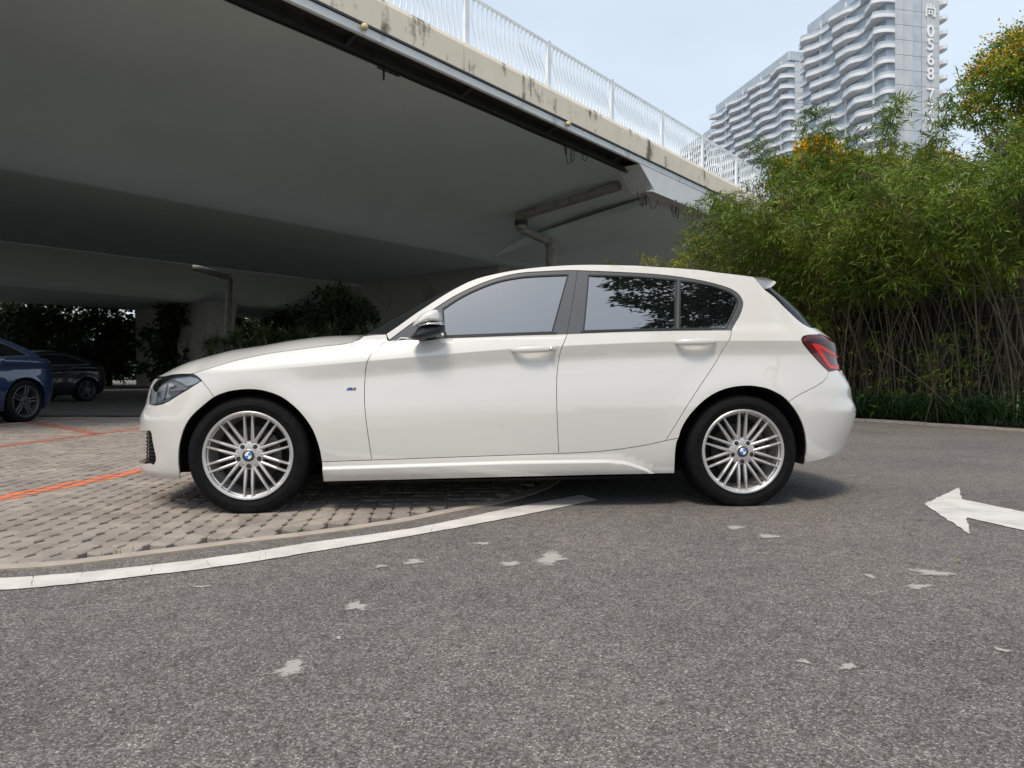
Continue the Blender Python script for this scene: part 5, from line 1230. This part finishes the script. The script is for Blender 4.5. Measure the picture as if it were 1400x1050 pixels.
for s_, d_, nc, h0, h1, lv, lab in spots:
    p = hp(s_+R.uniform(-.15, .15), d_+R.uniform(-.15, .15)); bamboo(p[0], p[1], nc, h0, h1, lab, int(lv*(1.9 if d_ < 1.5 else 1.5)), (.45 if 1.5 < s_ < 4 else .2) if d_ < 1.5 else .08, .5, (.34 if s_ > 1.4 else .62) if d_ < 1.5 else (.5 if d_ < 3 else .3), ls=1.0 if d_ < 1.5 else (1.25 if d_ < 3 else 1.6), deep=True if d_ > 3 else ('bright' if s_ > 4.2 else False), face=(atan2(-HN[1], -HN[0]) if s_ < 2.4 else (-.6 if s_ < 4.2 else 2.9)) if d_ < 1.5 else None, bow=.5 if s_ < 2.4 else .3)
# a few leafy shoots low down among the bare stems
for s_, d_, h, lab in ((-2.2, .55, 1.9, 'short leafy bamboo shoot low at the right edge'), (-1.2, .5, 1.6, 'short leafy bamboo shoot among the bare stems'), (.3, .5, 2.2, 'leafy bamboo shoot beside the hatchback tail lamp'), (-.4, .6, 1.3, 'smallest leafy bamboo shoot above the ground cover')):
    p = hp(s_, d_); bamboo(p[0], p[1], 4, h*.6, h, lab, 450, .3, .25, .3)
# dark sheet fence glimpsed behind the stems
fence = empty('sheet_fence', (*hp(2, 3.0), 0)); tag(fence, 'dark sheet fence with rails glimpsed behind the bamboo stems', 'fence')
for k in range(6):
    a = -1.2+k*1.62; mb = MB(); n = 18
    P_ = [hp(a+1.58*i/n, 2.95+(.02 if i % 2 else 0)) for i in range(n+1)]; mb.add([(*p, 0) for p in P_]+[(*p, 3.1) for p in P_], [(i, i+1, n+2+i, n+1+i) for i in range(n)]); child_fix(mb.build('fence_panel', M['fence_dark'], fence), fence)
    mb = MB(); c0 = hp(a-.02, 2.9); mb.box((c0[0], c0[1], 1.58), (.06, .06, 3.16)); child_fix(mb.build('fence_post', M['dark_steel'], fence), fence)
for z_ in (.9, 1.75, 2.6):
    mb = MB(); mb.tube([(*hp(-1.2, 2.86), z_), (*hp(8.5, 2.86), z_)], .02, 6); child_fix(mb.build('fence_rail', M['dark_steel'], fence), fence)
# tall sprays standing clear above the hedge
for (x, y, h, lab) in ((7.5, 14.6, 6.5, 'tall loose bamboo spray in front of the lettered tower'), (7.0, 14.2, 6.4, 'dense tall bamboo left of the lettered tower'), (8.75, 14.6, 5.6, 'thin bamboo spray between lettered tower and right-hand tree')):
    bamboo(x, y, 12 if h == 6.4 else 6, h-1.5, h, lab, 12000 if h == 6.4 else 800, .03, .7 if h == 6.4 else .35, .5, ls=1.15, bow=.22)
# strap-leaved ground cover at the foot of the hedge
nb = 9000; s_ = R.uniform(-4.5, 6.2, nb); d_ = R.uniform(.12, .85, nb); ctr = np.round(s_*6)/6+R.normal(size=nb)*.04
base = H0+HD*ctr[:, None]+HN*d_[:, None]; a = R.uniform(0, 2*pi, nb)
dd = np.stack([np.cos(a)*.8, np.sin(a)*.8, R.uniform(.3, 1.2, nb)], 1)
gc = obj('ground_cover', leaf_mesh('ground_cover', np.column_stack([base, R.uniform(0, .2, nb)]), dd, unit(nb)*.3+np.array((0, 0, 1.)), R.uniform(.26, .5, nb), R.uniform(.016, .03, nb), [M['cover_leaf']], None, .35))
tag(gc, 'dark green strap-leaved plants along the foot of the bamboo', 'ground cover', kind='stuff')
# soil strip and pale kerb at the hedge foot
e0, e1, e2 = -9, 7.5, 6.0
mb = MB(); q = [hp(-9, .06), hp(7.5, .06), hp(7.5, 7), hp(-9, 7)]
soil = MB(); soil.add([(*p, .03) for p in q], [(0, 1, 2, 3)]); tag(soil.build('planting_bed', M['soil']), kind='structure')
kb = MB(); t = -9.0; rk = random.Random(5)
kroot = empty('hedge_kerb', (*hp(0, 0), 0)); tag(kroot, 'low pale concrete kerb between the asphalt and the hedge', 'kerb')
while t < 7.4:
    l = .98; mb = MB(); dz = rk.uniform(-.006, .006)
    c0, c1, c2, c3 = hp(t, -.03), hp(t+l-.015, -.03), hp(t+l-.015, .07), hp(t, .07)
    mb.add([(*p, -.04) for p in (c0, c1, c2, c3)]+[(*p, .035+dz) for p in (c0, c1, c2, c3)], [(3, 2, 1, 0), (4, 5, 6, 7), (0, 1, 5, 4), (1, 2, 6, 5), (2, 3, 7, 6), (3, 0, 4, 7)])
    child_fix(mb.build('kerb_stone', M['edging'], kroot), kroot); t += l
# broadleaf trees
def tree(name, x, y, h, lobes, nleaf, label, cat='tree', leaf='tree_leaf', flower=0, trunk=.12, lsize=(.07, .13), group=None, clear=.0):
    root = empty(name, (x, y, 0)); tag(root, label, cat, group)
    mb = MB(); top = np.mean([l[:3] for l in lobes], 0); P = [(0, 0, -.05), (R.normal()*.05, R.normal()*.05, h*.3), (top[0]*.5, top[1]*.5, h*.55), (top[0], top[1], top[2])]
    mb.tube(P, [trunk, trunk*.85, trunk*.6, trunk*.25], 8)
    for l in lobes:
        s0 = Vector(P[1]).lerp(Vector(P[2]), R.uniform(0, 1)); e = Vector(l[:3]); m_ = s0.lerp(e, .5)+Vector((R.normal()*.15, R.normal()*.15, -.1)); mb.tube([s0, m_, e], [trunk*.4, trunk*.25, trunk*.08], 6)
    mb.build('trunk', M['bark'], root, True)
    w = np.array([l[3]**2 for l in lobes]); w /= w.sum(); B_, D_ = [], []; fl = []
    for l, q in zip(lobes, w):
        n = int(nleaf*q); nc = max(6, n//26); cen = unit(nc)*(R.uniform(.25, 1, nc)**.45)[:, None]; cen[:, 2] *= .8
        k = R.randint(0, nc, n); p = cen[k]+R.normal(size=(n, 3))*.13; B_.append(np.array(l[:3])+p*l[3]); dv = p+unit(n)*.9; dv[:, 2] -= .25; D_.append(dv)
        fq = l[4] if len(l) > 4 else flower; fl.append((p[:, 2]+R.normal(size=n)*.35 > -.1) & (R.uniform(size=n) < fq) & (R.uniform(size=nc) < .8)[k])
    B_ = np.concatenate(B_); D_ = np.concatenate(D_); n = len(B_); fl = np.concatenate(fl)
    o = obj('crown', leaf_mesh('crown', B_, D_, unit(n)+np.array((0, 0, .8)), R.uniform(*lsize, n), R.uniform(lsize[0]*.4, lsize[1]*.5, n), [M[leaf], M['yellow_flower']], fl.astype(int)), root); tag(o, kind='stuff')
    return root
tree('flowering_tree', 8.15, 19.2, 6.8, [(-.15, 0, 6.45, .6, 1.0), (-.75, .1, 6.0, .6, .9), (.55, -.2, 5.9, .65, .9), (0, .3, 4.9, 1.1, .1)], 16000, 'bush with yellow-orange blossom below the two towers', flower=.5, lsize=(.09, .17))
tree('flowering_tree', 10.5, 19.6, 6.5, [(0, 0, 6.0, .6, .5), (-.9, .2, 5.6, .6, .5), (1.0, 0, 6.3, .6, .9), (0, 0, 4.9, 1.1, .1)], 14000, 'bush with sparse yellow blossom under the lettered tower', flower=.4)
tree('flowering_tree', 13.0, 19.0, 9.2, [(-.35, 0, 8.5, .75), (.5, .3, 9.1, 1.0), (1.4, 0, 8.3, 1.3), (-.75, .2, 7.7, .55), (.9, .5, 7.2, 1.1)], 30000, 'tall tree with rusty yellow blossom at the top right corner', flower=.5)
tree('evergreen_tree', 10.6, 14.6, 6.0, [(0, 0, 4.9, .8), (.5, 0, 5.7, .75), (1.2, .2, 5.2, 1.1), (-.3, .1, 4.0, .8), (.7, 0, 4.0, 1.1)], 26000, 'bright green bushy tree at the right edge below the rusty one')
# under the bridge: spiky shrubs, a small tree, shade trees
def spiky(x, y, h, label):
    root = empty('spiky_shrub', (x, y, 0)); tag(root, label, 'shrub', 'spiky shrubs under the bridge'); B_, D_ = [], []
    mb = MB()
    for k in range(9):
        e = np.array((R.normal()*.42, R.normal()*.35, h*R.uniform(.55, .95))); mb.tube([(e[0]*.2, e[1]*.2, 0), (e[0]*.7, e[1]*.7, e[2]*.5), tuple(e)], [.035, .028, .02], 5)
        n = 90; dv = unit(n); dv[:, 2] = dv[:, 2]*.8+.25; B_.append(np.repeat(e[None], n, 0)+R.normal(size=(n, 3))*.03); D_.append(dv)
    mb.build('stem', M['bark'], root, True); B_ = np.concatenate(B_); D_ = np.concatenate(D_); n = len(B_)
    o = obj('foliage', leaf_mesh('foliage', B_, D_, unit(n)*.3+np.array((0, 0, 1.)), R.uniform(.25, .48, n), R.uniform(.025, .04, n), [M['spiky_leaf']], None, .3), root); tag(o, kind='stuff')
for i, (x, y, h, lab) in enumerate(((-7.9, 20.5, 1.75, 'leftmost spiky shrub beside the pipe under the bridge'), (-7.1, 20.2, 1.95, 'second spiky shrub from the left above the hatchback hood'), (-6.3, 20.4, 2.0, 'third spiky shrub from the left above the hatchback hood'),
                                    (-5.5, 20.1, 2.0, 'spiky shrub left of the small dark tree'), (-4.6, 20.3, 1.7, 'spiky shrub under the small dark tree'), (-3.9, 20.2, 1.5, 'last spiky shrub before the windscreen'))): spiky(x, y, h, lab)
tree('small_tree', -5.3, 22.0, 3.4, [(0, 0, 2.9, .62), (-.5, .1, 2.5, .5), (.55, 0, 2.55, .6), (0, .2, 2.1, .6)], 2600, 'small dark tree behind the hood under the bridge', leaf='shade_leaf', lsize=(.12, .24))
k_ = 0
for (x, y, h, r, lab) in ((-36, 50, 7, 3.0, 'dark tree mass at the left edge under the far bridge'), (-31, 47, 6.5, 2.6, 'dark tree behind the near-black saloon roof'), (-38, 62, 7, 3.2, 'dim far tree left of the daylight gap'),
                          (-27.5, 50, 6.0, 2.2, 'slim dark tree beside the daylight gap'), (-20.5, 46, 6, 2.2, 'dark tree left of the pale far pier'), (-13, 50, 6.5, 3, 'dark tree behind the spiky shrubs'), (-7, 54, 6.5, 3, 'dark tree deep behind the hood under the bridge'), (-46, 60, 8, 4, 'dark far tree beyond the left edge'), (-1, 58, 7, 3.4, 'dark tree behind the near pier'), (-33, 55, 7, 3.0, 'dark tree between the near-black saloon and the daylight gap'), (-41, 54, 7, 3.2, 'dark tree above the blue car roof'), (-17, 56, 7, 3.0, 'dark tree right of the pale far pier'), (-24, 60, 6.5, 2.2, 'dark tree between the two far piers')):
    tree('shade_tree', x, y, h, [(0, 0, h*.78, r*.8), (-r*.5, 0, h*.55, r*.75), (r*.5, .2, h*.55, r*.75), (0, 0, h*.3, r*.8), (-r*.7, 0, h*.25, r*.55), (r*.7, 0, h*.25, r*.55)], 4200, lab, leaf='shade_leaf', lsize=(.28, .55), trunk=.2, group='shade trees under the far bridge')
# sunny planting beyond the bridges and a far belt of trees
for (x, y, lab) in ((-35.5, 78, 'sunlit green bush seen through the gap left of the hatchback nose'), (-38.5, 80, 'sunlit bush behind the gap, nearer the parked cars'), (-33, 84, 'sunlit bush behind the gap, nearest the hatchback nose')):
    tree('sunlit_bush', x, y, 3.4, [(0, 0, 1.2, 1.3), (.9, 0, 1.0, 1.0), (-.9, 0, 1.1, 1.0), (0, 0, 2.3, .9)], 2500, lab, 'bush', lsize=(.15, .3))
nb = 60000; xx = R.uniform(-170, 210, nb); hh = 9+3*np.sin(xx*.13)+2.5*np.sin(xx*.31+1)+1.5*np.sin(xx*.8); zz = R.uniform(0, 1, nb)**.8*hh
fb = obj('far_tree_belt', leaf_mesh('far_tree_belt', np.column_stack([xx, 120+R.uniform(-5, 5, nb)+.06*xx, zz]), unit(nb), unit(nb)+np.array((0, 0, .8)), R.uniform(.8, 1.8, nb), R.uniform(.6, 1.1, nb), [M['shade_leaf']], None))
tag(fb, 'distant belt of trees closing the horizon beyond the bridges', 'trees', kind='stuff')
# tree across the lane reflected in rear door window, shade put into leaf colour
tree('street_tree', 5.6, -2.6, 7.5, [(-2.3, 1.6, 6.6, .85), (-1.4, 1.6, 6.0, 1.2), (-2.0, 1.6, 5.15, .7), (-.8, 1.4, 7.2, 1.4), (-.7, 1.4, 4.9, 1.1), (-2.6, 1.6, 7.5, .6), (.4, 1.0, 6.2, 1.6), (1.4, 4.4, 7.6, 1.7), (2.8, 6.4, 8.2, 1.9), (3.6, 3.6, 7.2, 2.0), (4.6, 8.4, 9.2, 1.7)], 30000, 'tree across the lane reflected in the rear door window, crown extended unseen to shade the right', leaf='shade_leaf', lsize=(.10, .2))  # right-hand crown lobes added out of view to shade lane and hedge
# weeds in the paving joints and fallen leaves
nb = 900; k = R.randint(0, len(KS)-1, nb); kk = np.array(offset_line(KS, .13))[k]; sel = (kk[:, 0] > -3) & (kk[:, 1] < 5) & (np.sin(k*1.3)+np.sin(k*.47) > .9); kk = kk[sel]; nb = len(kk)
wd_ = obj('paving_weeds', leaf_mesh('paving_weeds', np.column_stack([kk+R.normal(size=(nb, 2))*.02, np.full(nb, -.02)]), np.column_stack([R.normal(size=(nb, 2))*.6, np.ones(nb)]), unit(nb), R.uniform(.02, .05, nb), R.uniform(.003, .006, nb), [M['tree_leaf']])); tag(wd_, 'tiny weeds in the joints at the paving edge', 'weeds', kind='stuff')
for (x, y, s_, lab) in ((2.44, 5.25, .055, 'yellow-green fallen leaf on the asphalt beyond the arrow tip'), (1.72, 2.84, .03, 'tiny fallen leaf on the asphalt nearer than the arrow')):
    mb = MB(); po = smooth_poly([(0, 0), (.35, .17), (.7, .15), (1, 0), (.65, -.16), (.3, -.15)], 3, True); mb.add([(x+a*s_, y+b*s_, .008+.006*sin(a*3)) for a, b in po], [tuple(range(len(po)))]); tag(mb.build('fallen_leaf', M['fallen']), lab, 'leaf')
